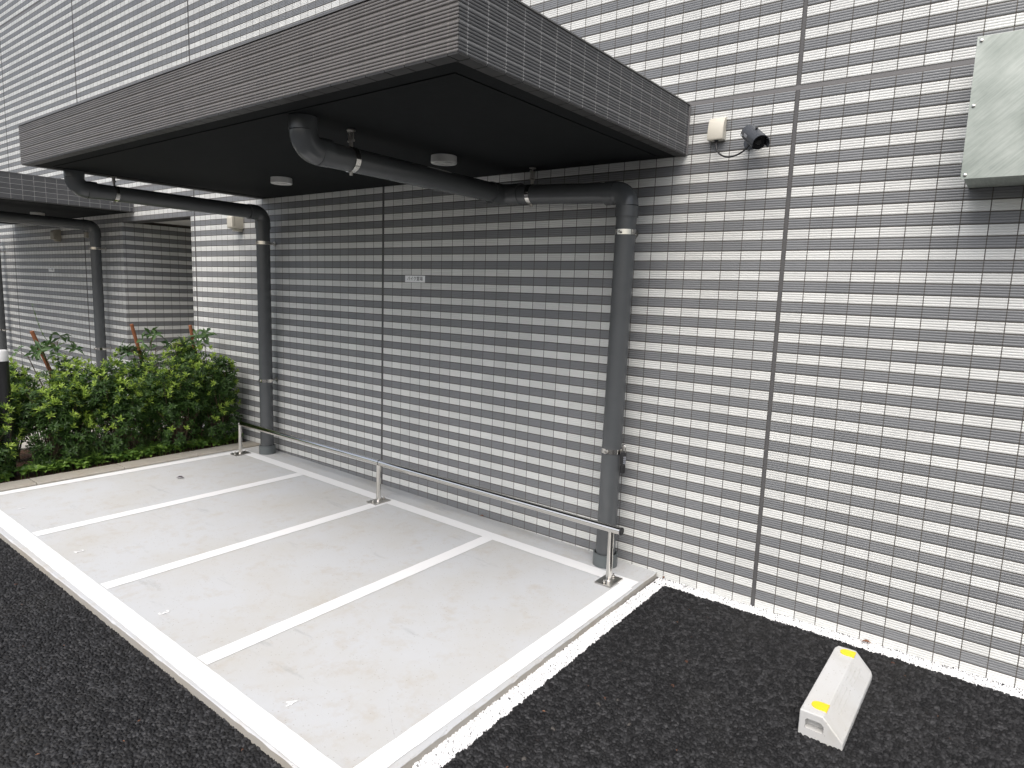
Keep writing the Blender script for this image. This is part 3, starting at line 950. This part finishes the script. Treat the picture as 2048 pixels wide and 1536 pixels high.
m = MB(); decal(m, (SGN+math.radians(-4), SGN-math.radians(14)), 0.012, 0.030); m.build('sticker', 'sticker', sc)
m = MB(); decal(m, (SGN+math.radians(16), SGN-math.radians(2)), 0.045, 0.085); m.build('sticker', 'sticker_grey', sc)

jb = thing('junction_cover', (-0.372, 0, 2.40), 'cream plastic junction cover with a black cable, left of the camera', 'junction box')
m = MB()
prof = [(-0.0005, 2.404), (-0.044, 2.404), (-0.046, 2.410), (-0.044, 2.45), (-0.037, 2.487), (-0.024, 2.508), (-0.010, 2.516), (-0.0005, 2.517)]
m.prism(prof, XM, -0.414, -0.334)
m.build('cover', 'beige', jb, smooth=True, bevel=0.002, angle=35)
m = MB(); m.tube([(-0.372, -0.022, 2.404), (-0.372, -0.022, 2.398)], 0.010, 16); m.build('cable_gland', 'rubber', jb)
cb = MB()
P0, P1, P2, P3 = Vector((-0.372, -0.022, 2.400)), Vector((-0.370, -0.05, 2.30)), Vector((-0.24, -0.09, 2.27)), A0+ax*0.055-upv*0.036
pts = []
for i in range(25):
    t = i/24; pts.append(P0*(1-t)**3+P1*3*t*(1-t)**2+P2*3*t*t*(1-t)+P3*t**3)
cb.tube(pts, 0.0042, 12)
tag(cb.build('cable', 'rubber', None, smooth=True), 'black cable hanging in a loop between cream cover and camera', 'cable')

# ================================================================== GALVANISED BOX
gb = thing('metal_box', (1.0, -0.13, 2.1), 'large galvanised metal box fixed high on the wall at the right edge', 'metal box')
GX0, GX1, GZ0, GZ1, GD_ = 0.722, 1.52, 2.098, 2.612, 0.262
m = MB(); m.box(GX0, GX1, -GD_, 0.0005, GZ0, GZ1); m.build('box_body', 'galv', gb, bevel=0.002)
m = MB(); m.box(GX0-0.010, GX1+0.010, -GD_-0.004, -GD_-0.0006, GZ0-0.002, GZ1+0.004); lid = m.build('cover_panel', 'galv', gb, bevel=0.001)
for x in (GX0+0.004, (GX0+GX1)/2, GX1-0.004):
    for z in (GZ0+0.012, (GZ0+GZ1)/2+0.01, GZ1-0.012):
        if abs(x-(GX0+GX1)/2) < 0.01 and abs(z-(GZ0+GZ1)/2) < 0.05: continue
        m = MB(); m.tube([(x, -GD_-0.004, z), (x, -GD_-0.007, z), (x, -GD_-0.0085, z)], [0.0068, 0.006, 0.003], 14)
        sub(m, 'screw', 'steel', lid, gb, smooth=True)

# ================================================================== WALL SIGNS
def sign(x0, x1, z0, z1, body, label, cat='sign', grp='parking bay signs'):
    t = thing('wall_sign', ((x0+x1)/2, 0, (z0+z1)/2), label, cat, grp)
    m = MB(); m.box(x0, x1, -0.0035, -0.0004, z0, z1); pl_ = m.build('plate', 'plate', t, bevel=0.0006)
    mt = Matrix.Translation(((x0+x1)/2, -0.0037, (z0+z1)/2)) @ Matrix.Rotation(math.radians(90), 4, 'X')
    text_mesh(body, 0.032, 'lettering', 'ink', mt, pl_, t, 0.0002)
sign(-2.666, -2.462, 1.650, 1.698, 'バイク置場', 'small white sign with Japanese lettering on the striped wall under the near canopy')
sign(-9.76, -9.56, 1.668, 1.716, 'バイク置場', 'tiny white sign on the wall under the far canopy')

# ================================================================== OUTLET BOXES
def hood_box(x0, x1, z0, z1, d, label, mat):
    t = thing('weatherproof_outlet', ((x0+x1)/2, 0, z0), label, 'outlet box', 'outlet boxes on the wall')
    m = MB(); m.prism([(-0.0005, z0), (-d*0.9, z0), (-d, z0+0.012), (-d, z1-0.03), (-d*0.85, z1-0.008), (-d*0.6, z1), (-0.0005, z1)], XM, x0, x1)
    m.build('outlet_cover', mat, t, smooth=True, bevel=0.003, angle=35)
    m = MB(); m.box(x0+0.010, x1-0.012, -d*0.62, -0.002, z0-0.022, z0-0.001); m.build('outlet_base', mat, t, bevel=0.003)
    m = MB(); xc = x1+0.0008; m.box(x1-0.001, xc+0.001, -d*0.80, -d*0.76, z0+0.02, z1-0.02); m.build('cover_seam', 'beige_dark', t)
hood_box(-4.915, -4.825, 2.095, 2.222, 0.112, 'beige outlet box on the sunlit striped wall left of the middle drain pipe', 'beige')
hood_box(-9.36, -9.24, 2.085, 2.215, 0.09, 'dull beige outlet box under the far canopy above the tiny sign', 'beige_dark')
kn = thing('wall_tap_cover', (-8.30, 0, 2.12), 'small beige cover fixed on the wall left of the far drain pipe', 'wall cover')
m = MB(); m.box(-8.36, -8.28, -0.05, -0.0005, 2.09, 2.16); m.build('cover', 'beige_dark', kn, bevel=0.006)

# ================================================================== COMBINATION LOCK
lk = thing('combination_lock', (-0.75, -0.10, 0.70), 'black combination padlock hanging beside the drain pipe clamp', 'padlock')
lx, ly = -0.744, -0.118
m = MB()
m.box(lx-0.013, lx+0.013, ly-0.013, ly+0.013, 0.655, 0.728)
m.build('lock_body', 'rubber', lk, smooth=True, bevel=0.004)
m = MB(); m.tube([(lx, ly, 0.606), (lx, ly, 0.609), (lx, ly, 0.650), (lx, ly, 0.654)], [0.011, 0.0155, 0.0155, 0.012], 20)
m.build('lock_barrel', 'rubber', lk, smooth=True)
m = MB()
for k in range(4): m.tube([(lx+0.0135, ly-0.009, 0.664+k*0.011), (lx+0.0135, ly-0.009, 0.6715+k*0.011)], 0.0078, 14)
m.build('number_dial', 'sticker_grey', lk)
m = MB(); m.tube([(lx-0.009, ly, 0.725), (lx-0.010, ly, 0.752), (lx-0.004, ly, 0.766), (lx+0.006, ly, 0.766), (lx+0.011, ly, 0.754), (lx+0.010, ly, 0.725)], 0.0038, 10)
m.build('shackle', 'steel', lk, smooth=True)
m = MB(); m.tube([(lx-0.012, ly+0.004, 0.731), (lx-0.016, ly+0.012, 0.740), (lx-0.006, ly+0.02, 0.768), (lx+0.004, ly+0.012, 0.772)], 0.0034, 8)
m.build('chain_link', 'steel_dull', lk, smooth=True)

# ================================================================== WHEEL STOP
ws = thing('wheel_stop', (0.54, -0.63, 0.0), 'pale concrete wheel stop with two yellow reflectors on the asphalt', 'wheel stop')
wz = 0.0; X0, X1, Y0, Y1, HH = 0.468, 0.622, -0.930, -0.325, 0.104
bm = bmesh.new()
sec = [(X0, wz-0.01), (X0, HH-0.002), (X0+0.080, HH), (X1-0.004, 0.034), (X1, 0.030), (X1, wz-0.01)]
def rings(y, shrink=0.0):
    cx_ = (X0+X1)/2
    return [bm.verts.new((cx_+(x-cx_)*(1-shrink), y, z-(shrink*0.02 if z > 0.05 else 0))) for x, z in sec]
ra = rings(Y0); rb = rings(Y1-0.03); rc = rings(Y1, 0.10)
bm.faces.new(ra)
for p, q in ((ra, rb), (rb, rc)):
    for i in range(len(sec)):
        j = (i+1) % len(sec); bm.faces.new((p[i], q[i], q[j], p[j]))
bm.faces.new(rc[::-1])
bmesh.ops.recalc_face_normals(bm, faces=bm.faces)
ed = [e for e in bm.edges if e.calc_face_angle(0) > math.radians(22)]
bmesh.ops.bevel(bm, geom=ed, offset=0.006, segments=3, profile=0.6, affect='EDGES')
me = bpy.data.meshes.new('block'); bm.to_mesh(me); bm.free()
me.materials.append(MAT['wheelstop']); me.transform(Matrix.Translation(-world_loc(ws)))
blk = bpy.data.objects.new('block', me); COL.objects.link(blk); blk.parent = ws
# hand hole + slope grooves cut with booleans evaluated to mesh
cut = MB()
hx0, hx1, hz0, hz1 = X0+0.022, X0+0.086, 0.038, 0.076
cut.prism([(hx0, hz0), (hx1, hz0), (hx1, hz1-0.010), (hx1-0.010, hz1), (hx0+0.006, hz1), (hx0, hz1-0.006)], YM, Y0-0.02, Y0+0.035)
sl_d = Vector((X1-0.004-(X0+0.08), 0, 0.034-HH)); sl_len = sl_d.length; sl_d.normalize(); sl_n = Vector((-sl_d.z, 0, sl_d.x))
if sl_n.z < 0: sl_n = -sl_n
def groove(y0_, y1_, u, w=0.0045, d=0.0018):
    c0 = Vector((X0+0.08, 0, HH))+sl_d*u
    pts = [c0-sl_d*w/2+sl_n*0.01, c0+sl_d*w/2+sl_n*0.01, c0+sl_d*w/2-sl_n*d, c0-sl_d*w/2-sl_n*d]
    cut.prism([(p.x, p.z) for p in pts], YM, y0_, y1_)
for k, u in enumerate((0.014, 0.032, 0.050)):
    groove(-0.83+0.015*k, -0.635+0.012*k, u); groove(-0.60+0.012*k, -0.43+0.010*k, u)
co = cut.build('cutter', 'wheelstop', None)
bmc = bmesh.new(); bmc.from_mesh(co.data); bmesh.ops.recalc_face_normals(bmc, faces=bmc.faces); bmc.to_mesh(co.data); bmc.free()
co.data.transform(Matrix.Translation(-world_loc(ws)))
co.parent = ws
md = blk.modifiers.new('cut', 'BOOLEAN'); md.object = co; md.operation = 'DIFFERENCE'; md.solver = 'EXACT'
bpy.context.view_layer.update()
dg = bpy.context.evaluated_depsgraph_get()
nm = bpy.data.meshes.new_from_object(blk.evaluated_get(dg)); blk.modifiers.clear(); blk.data = nm
bpy.data.objects.remove(co)
for yc in (-0.865, -0.378):
    m = MB()
    pts = [(0.552, -0.026), (0.552, 0.026)]
    for i in range(9):
        a = math.pi/2+math.pi*i/8; pts.append((0.520+0.026*math.cos(a), 0.026*math.sin(a)))
    m.prism([(x, y+yc) for x, y in pts], ZM, HH-0.006, HH+0.0035)
    m.build('reflector', 'yellow', ws, bevel=0.001)

# ================================================================== BOLLARD
bo = thing('bollard', (-5.0, -1.90, 0.1), 'black bollard with a white top band at the left edge of the photo', 'bollard')
m = MB(); m.tube([(-5.02, -1.866, 0.06), (-5.02, -1.866, 0.972)], 0.057, 28); m.build('post', 'bollard_black', bo, smooth=True)
m = MB(); m.tube([(-5.02, -1.866, 0.970), (-5.02, -1.866, 1.040), (-5.02, -1.866, 1.050)], [0.0575, 0.0575, 0.050], 28)
m.build('cap', 'bollard_white', bo, smooth=True)

# ================================================================== PLANTS
def leaf_blade(mb, base, d, side_v, nrm, L, w, bend, mi):
    """one leaf: 2 segments long, folded along the midrib"""
    d, side_v, nrm = Vector(d), Vector(side_v), Vector(nrm)
    mid = base+d*L*0.55+nrm*L*bend; tip = base+d*L+nrm*L*(bend*0.4-0.06)
    f = nrm*w*0.18
    a = mid+side_v*w*0.5+f; b_ = mid-side_v*w*0.5+f
    s0 = base+side_v*w*0.10; s1 = base-side_v*w*0.10
    k = len(mb.v)
    mb.v += [tuple(s0), tuple(a), tuple(tip), tuple(b_), tuple(s1), tuple(mid)]
    mb.f += [(k, k+1, k+5), (k+1, k+2, k+5), (k+5, k+2, k+3), (k+4, k, k+5), (k+4, k+5, k+3)]
    mb.uv += [None]*5; mb.mi += [mi]*5
def whorl(mb, c, axis, n, L, w, spread, mi, rng):
    axis = Vector(axis).normalized()
    a = Vector((0, 0, 1)) if abs(axis.z) < 0.8 else Vector((1, 0, 0))
    u = axis.cross(a).normalized(); v = axis.cross(u)
    ph = rng.uniform(0, 6.28)
    for i in range(n):
        t = ph+2*math.pi*i/n+rng.uniform(-0.25, 0.25)
        r_ = u*math.cos(t)+v*math.sin(t)
        sp = spread+rng.uniform(-0.25, 0.25)
        d = (axis*math.cos(sp)+r_*math.sin(sp)).normalized()
        sd2 = axis.cross(r_).normalized()
        nn = sd2.cross(d).normalized()
        if nn.dot(axis) < 0: nn = -nn
        leaf_blade(mb, Vector(c)+axis*rng.uniform(-0.01, 0.01), d, sd2, nn, L*rng.uniform(0.7, 1.15), w*rng.uniform(0.8, 1.15), rng.uniform(0.02, 0.12), mi)

def azalea(loc, rad, hgt, zc, seed, label, grp, young=0.5, dens=1.0):
    rng = random.Random(seed)
    t = thing('azalea_shrub', loc, label, 'shrub', grp)
    x, y, z = loc
    m = MB(); st = MB()
    # several lobes make an uneven outline
    lobes = [(Vector((x+rng.uniform(-0.5, 0.5)*rad[0], y+rng.uniform(-0.5, 0.5)*rad[1], zc+rng.uniform(-0.55, 0.62)*hgt)), rng.uniform(0.42, 0.72)) for _ in range(9)]
    lobes.append((Vector((x, y, zc-0.30*hgt)), 0.85)); lobes.append((Vector((x+0.05, y, zc-0.62*hgt)), 0.7))
    N_ = int(820*dens)
    for i in range(N_):
        lc, ls = rng.choice(lobes)
        th = rng.uniform(0, 6.283); cz_ = rng.uniform(-0.95, 1.0)
        sr = math.sqrt(1-cz_*cz_)
        dirv = Vector((sr*math.cos(th), sr*math.sin(th), cz_))
        rr_ = rng.uniform(0.55, 1.0)**0.6
        p = lc+Vector((dirv.x*rad[0], dirv.y*rad[1], dirv.z*hgt))*ls*rr_
        if p.y > -0.05: p.y = -0.05-rng.uniform(0, 0.05)
        if p.z < 0.14: continue
        axis = (dirv*0.7+Vector((rng.uniform(-.3, .3), rng.uniform(-.3, .3), 0.75))).normalized()
        outer = rr_ > 0.86 and dirv.z > -0.1
        yg = outer and rng.random() < young
        whorl(m, p, axis, rng.randint(5, 8), 0.047 if yg else 0.045, 0.0145, 0.98 if yg else 1.2, 0 if yg else 1, rng)
        if yg: whorl(m, p+axis*0.012, axis, 4, 0.038, 0.011, 0.5, 0, rng)
        elif rng.random() < 0.6: whorl(m, p-axis*0.03, axis, 5, 0.046, 0.0145, 1.35, 1, rng)
        if i % 12 == 0:
            b0 = Vector((x+rng.uniform(-.06, .06), y+rng.uniform(-.06, .06), z))
            mid = b0.lerp(p, 0.5)+Vector((rng.uniform(-.03, .03), rng.uniform(-.03, .03), 0.03))
            st.tube([b0, mid, p-axis*0.005], [0.005, 0.0035, 0.0015], 5, caps=False)
    m.build('foliage', ['leaf_new', 'leaf_old'], t)
    st.build('stems', 'bark', t)
    return t
GA = 'azalea shrubs in the planting bed'
SB = 0.09
specs = [
    ((-4.92, -2.42, SB), (0.22, 0.24), 0.26, 0.42, 11, 'azalea shrub half cut off by the left edge of the photo', 0.8, 0.9),
    ((-4.98, -1.99, SB), (0.25, 0.25), 0.28, 0.47, 1, 'bright green azalea shrub beside the black bollard', 0.9, 1.0),
    ((-5.06, -1.55, SB), (0.27, 0.29), 0.34, 0.55, 2, 'azalea shrub with light green tips by the leftmost leaning stake, front row', 0.75, 1.1),
    ((-5.00, -1.06, SB), (0.25, 0.28), 0.34, 0.53, 3, 'azalea shrub in the middle of the front row, facing the kerb', 0.55, 1.1),
    ((-4.96, -0.62, SB), (0.25, 0.26), 0.36, 0.55, 4, 'dark azalea shrub in the front row left of the low steel rail', 0.5, 1.1),
    ((-4.92, -0.26, SB), (0.22, 0.20), 0.36, 0.56, 5, 'azalea shrub against the striped wall, nearest to the drain pipe', 0.6, 1.0),
    ((-5.50, -1.72, SB), (0.28, 0.28), 0.30, 0.62, 6, 'pale tipped azalea shrub in the back row behind the leftmost stake', 0.75, 0.75),
    ((-5.52, -1.15, SB), (0.28, 0.30), 0.32, 0.64, 7, 'azalea shrub in the back row between the two left stakes', 0.65, 0.75),
    ((-5.42, -0.66, SB), (0.28, 0.28), 0.33, 0.65, 8, 'azalea shrub in the back row around the middle stake', 0.65, 0.75),
    ((-5.34, -0.28, SB), (0.24, 0.22), 0.36, 0.70, 9, 'tallest azalea shrub, by the wall around the rightmost stake', 0.65, 0.9),
]
for loc, rad, h_, zc, sd_, lab, yg, dn in specs:
    azalea(loc, rad, h_, zc, sd_, lab, GA, yg, dn)

def stake(top, mid, label):
    top, mid = Vector(top), Vector(mid)
    d = (mid-top).normalized(); b_ = top+d*((top.z-0.06)/abs(d.z))
    t = thing('plant_stake', (b_.x, b_.y, b_.z), label, 'stake', 'brown stakes in the planting bed')
    m = MB(); m.tube([b_, top-(top-b_).normalized()*0.004, top], [0.0165, 0.016, 0.012], 10)
    m.build('rod', 'stake', t, smooth=True)
    tie = MB(); c = top.lerp(b_, 0.33); dd = (b_-top).normalized()
    tie.tube([c-dd*0.008, c+dd*0.008], 0.0195, 12); tie.build('tie', 'bark', t)
stake((-5.60, -1.479, 1.146), (-5.60, -1.348, 0.755), 'brown wooden stake leaning left, leftmost of the three')
stake((-5.60, -0.690, 1.190), (-5.60, -0.588, 0.742), 'brown wooden stake, middle one of the three')
stake((-5.35, -0.267, 1.187), (-5.35, -0.215, 0.870), 'thin brown wooden stake near the passage edge, rightmost of the three')

def sapling(base, heads, label, seed, twig=None):
    rng = random.Random(seed); base = Vector(base)
    t = thing('sapling', tuple(base), label, 'sapling', 'thin saplings tied to the stakes')
    tr = MB(); lf = MB()
    for hd_ in heads:
        hd_ = Vector(hd_)
        mid = base.lerp(hd_, 0.55)+Vector((rng.uniform(-.04, .04), rng.uniform(-.04, .04), 0))
        tr.tube([base, mid, hd_], [0.008, 0.005, 0.003], 6)
        for q in range(4):
            a = rng.uniform(0, 6.28); el = rng.uniform(-0.2, 0.6)
            d = Vector((math.cos(a)*math.cos(el), math.sin(a)*math.cos(el), math.sin(el)))
            ln_ = rng.uniform(0.05, 0.11); e = hd_+d*ln_-Vector((0, 0, rng.uniform(0, .02)))
            tr.tube([hd_-Vector((0, 0, q*0.012)), e], [0.0022, 0.0012], 5)
            ax2 = (d+Vector((0, 0, 0.6))).normalized()
            whorl(lf, e, ax2, rng.randint(3, 5), 0.10, 0.034, 1.5, 0, rng)
    tr.build('stem', 'bark', t)
    lf.build('leaves', 'leaf_sap', t)
    if twig:
        m = MB(); pts = [Vector(p) for p in twig]; m.tube(pts, [0.0022]*(len(pts)-1)+[0.001], 5)
        for p in pts[1:]:
            whorl(m, p, (0, 0, 1), 4, 0.022, 0.008, 0.8, 0, rng)
        m.build('flower_twig', 'leaf_grass', t)
sapling((-5.50, -1.30, SB), [(-5.45, -1.45, 1.00), (-5.50, -1.33, 1.06), (-5.48, -1.56, 0.97), (-5.5, -1.27, 0.95)],
        'thin sapling with drooping leaflets beside the leftmost stake', 21, [(-5.50, -1.36, 1.0), (-5.5, -1.43, 1.12), (-5.5, -1.455, 1.20), (-5.5, -1.475, 1.29), (-5.5, -1.49, 1.355)])
sapling((-5.50, -0.62, SB), [(-5.45, -0.58, 1.07), (-5.50, -0.73, 0.96), (-5.45, -0.55, 0.97)], 'thin dark leaved sapling behind the middle stake', 22)
sapling((-5.35, -0.20, SB), [(-5.33, -0.14, 1.08), (-5.42, -0.40, 1.01), (-5.38, -0.26, 0.99)], 'small sapling beside the rightmost stake at the wall', 23)

# low ground cover and grass tufts along the kerb
rng = random.Random(31)
gc = MB()
for i in range(270):
    y = rng.uniform(-2.50, -0.06); x = -4.83-abs(rng.gauss(0, 0.09))-0.01
    if -2.1 < y < -1.70 and rng.random() < 0.55: continue
    z = 0.09+rng.uniform(0.015, 0.065)
    whorl(gc, (x, y, z), (rng.uniform(-.2, .5), rng.uniform(-.3, .3), 1), rng.randint(5, 7), 0.060, 0.038, 1.3, 0, rng)
    gc.tube([(x, y, 0.08), (x, y, z)], 0.0016, 4, caps=False)
tag(gc.build('ground_cover', 'leaf_cover'), 'low broad leaved ground cover along the kerb', 'ground cover', kind='stuff')
gg = MB()
for i in range(60):
    y = -0.2-2.3*rng.random()**0.6; x = -4.93-abs(rng.gauss(0, 0.10))
    for j in range(16):
        a = rng.uniform(0, 6.28); L = rng.uniform(0.11, 0.25); lean = rng.uniform(0.2, 0.9)
        dx, dy = math.cos(a), math.sin(a); wv = Vector((-dy, dx, 0))*0.0024
        p0 = Vector((x, y, 0.085)); p1 = p0+Vector((dx*L*0.3*lean, dy*L*0.3*lean, L*0.6)); p2 = p0+Vector((dx*L*0.75*lean, dy*L*0.75*lean, L*0.85)); p3 = p0+Vector((dx*L*1.1*lean, dy*L*1.1*lean, L*0.75))
        k = len(gg.v)
        gg.v += [tuple(p0-wv), tuple(p0+wv), tuple(p1-wv), tuple(p1+wv), tuple(p2-wv*.8), tuple(p2+wv*.8), tuple(p3)]
        gg.f += [(k, k+1, k+3, k+2), (k+2, k+3, k+5, k+4), (k+4, k+5, k+6)]; gg.uv += [None]*3; gg.mi += [0]*3
tag(gg.build('grass', 'leaf_grass'), 'thin arching grass growing under the shrubs', 'grass', kind='stuff')

# ================================================================== LITTER
def dead_leaf(loc, L, rot, label, mat='dead_leaf', grp='dead leaves on the ground'):
    m = MB(); r_ = random.Random(int(abs(loc[0]*1000)))
    d = Vector((math.cos(rot), math.sin(rot), 0)); s_ = Vector((-d.y, d.x, 0)); p = Vector(loc)
    k = 0
    n_ = 6; A, Bc, C = [], [], []
    for i in range(n_+1):
        t = i/n_; w = math.sin(math.pi*min(1, t*0.94+0.03))*L*0.24
        c = p+d*(t-0.5)*L+Vector((0, 0, 0.002+0.10*L*math.sin(t*3.1)))
        A.append(c+s_*w+Vector((0, 0, w*0.6))); Bc.append(c); C.append(c-s_*w+Vector((0, 0, w*0.35)))
    for i in range(n_):
        m.face([A[i], A[i+1], Bc[i+1], Bc[i]]); m.face([Bc[i], Bc[i+1], C[i+1], C[i]])
    return tag(m.build('dead_leaf', mat, None, smooth=True), label, 'leaf', grp)
dead_leaf((0.545, -0.028, 0.012), 0.042, 0.2, 'curled brown leaf on the white band at the wall behind the wheel stop')
dead_leaf((-4.084, -1.017, zs(-4.08)+0.003), 0.055, 0.9, 'dark curled scrap lying alone in the farthest parking bay', 'bag')
dead_leaf((0.448, -0.80, 0.012), 0.020, 1.2, 'small brown leaf against the left side of the wheel stop')
dead_leaf((-1.86, -0.016, zs(-1.86)+0.003), 0.035, 0.3, 'small dark leaf scrap at the wall foot behind the rail')
dead_leaf((-2.90, -0.020, zs(-2.90)+0.003), 0.022, 1.0, 'tiny dark scrap at the wall foot below the vertical joint')
dead_leaf((-0.50, -0.012, 0.016), 0.028, 2.0, 'thin brown leaf at the back right corner of the concrete bay')
pb = MB(); rng = random.Random(77)
for i in range(45):
    if rng.random() < 0.6: x, y = rng.uniform(-0.4, 1.5), rng.uniform(-2.2, -0.12)
    else: x, y = rng.uniform(-3.9, -0.8), rng.uniform(-2.85, -2.29)
    L = rng.uniform(0.003, 0.008); a = rng.uniform(0, 3.14); w = L*rng.uniform(0.2, 0.5); z = zr(x)+0.0045
    d = Vector((math.cos(a), math.sin(a), 0)); s_ = Vector((-d.y, d.x, 0)); c = Vector((x, y, z))
    pb.face([c-d*L, c+s_*w+Vector((0, 0, .002)), c+d*L, c-s_*w+Vector((0, 0, .001))])
tag(pb.build('leaf_crumbs', 'dead_leaf'), 'brown crumbs of leaves scattered over the asphalt', 'litter', kind='stuff')

# faint rubber scuffs on the bay: strings of small flecks
MAT['scuff'] = simple('grey_rubber_mark', (0.36, 0.36, 0.37), 0.8, var=0.1)
sm = MB(); rng = random.Random(5)
for (a, b_, dn, w0) in (((-1.122, -1.683), (-1.049, -1.76), 0.8, 0.0018), ((-0.971, -1.627), (-0.942, -1.66), 0.6, 0.0014),
                        ((-0.81, -1.814), (-0.625, -1.947), 0.75, 0.0032), ((-1.162, -0.633), (-1.03, -0.56), 0.4, 0.002),
                        ((-1.334, -1.196), (-1.262, -1.18), 0.5, 0.002), ((-1.493, -1.498), (-1.44, -1.44), 0.5, 0.002),
                        ((-2.35, -1.1), (-2.15, -0.9), 0.35, 0.002), ((-3.05, -1.75), (-2.9, -1.62), 0.35, 0.0025),
                        ((-4.0, -1.5), (-3.8, -1.1), 0.3, 0.0025)):
    a, b_ = Vector(a), Vector(b_); L = (b_-a).length; n_ = int(L/0.0055)
    d = (b_-a)/L; q = Vector((-d.y, d.x)); ph = rng.uniform(0, 6)
    for i in range(n_):
        if rng.random() > dn: continue
        c = a+d*L*(i/n_)+q*(0.0015*math.sin(i*0.35+ph)+rng.uniform(-.0012, .0012))
        h = rng.uniform(0.0015, 0.0035); w = w0*rng.uniform(0.35, 1.0)*0.5
        p = [c-d*h, c+q*w, c+d*h, c-q*w]
        sm.face([(v.x, v.y, zs(v.x)+0.0007) for v in p])
struct(sm.build('tyre_mark', 'scuff'))
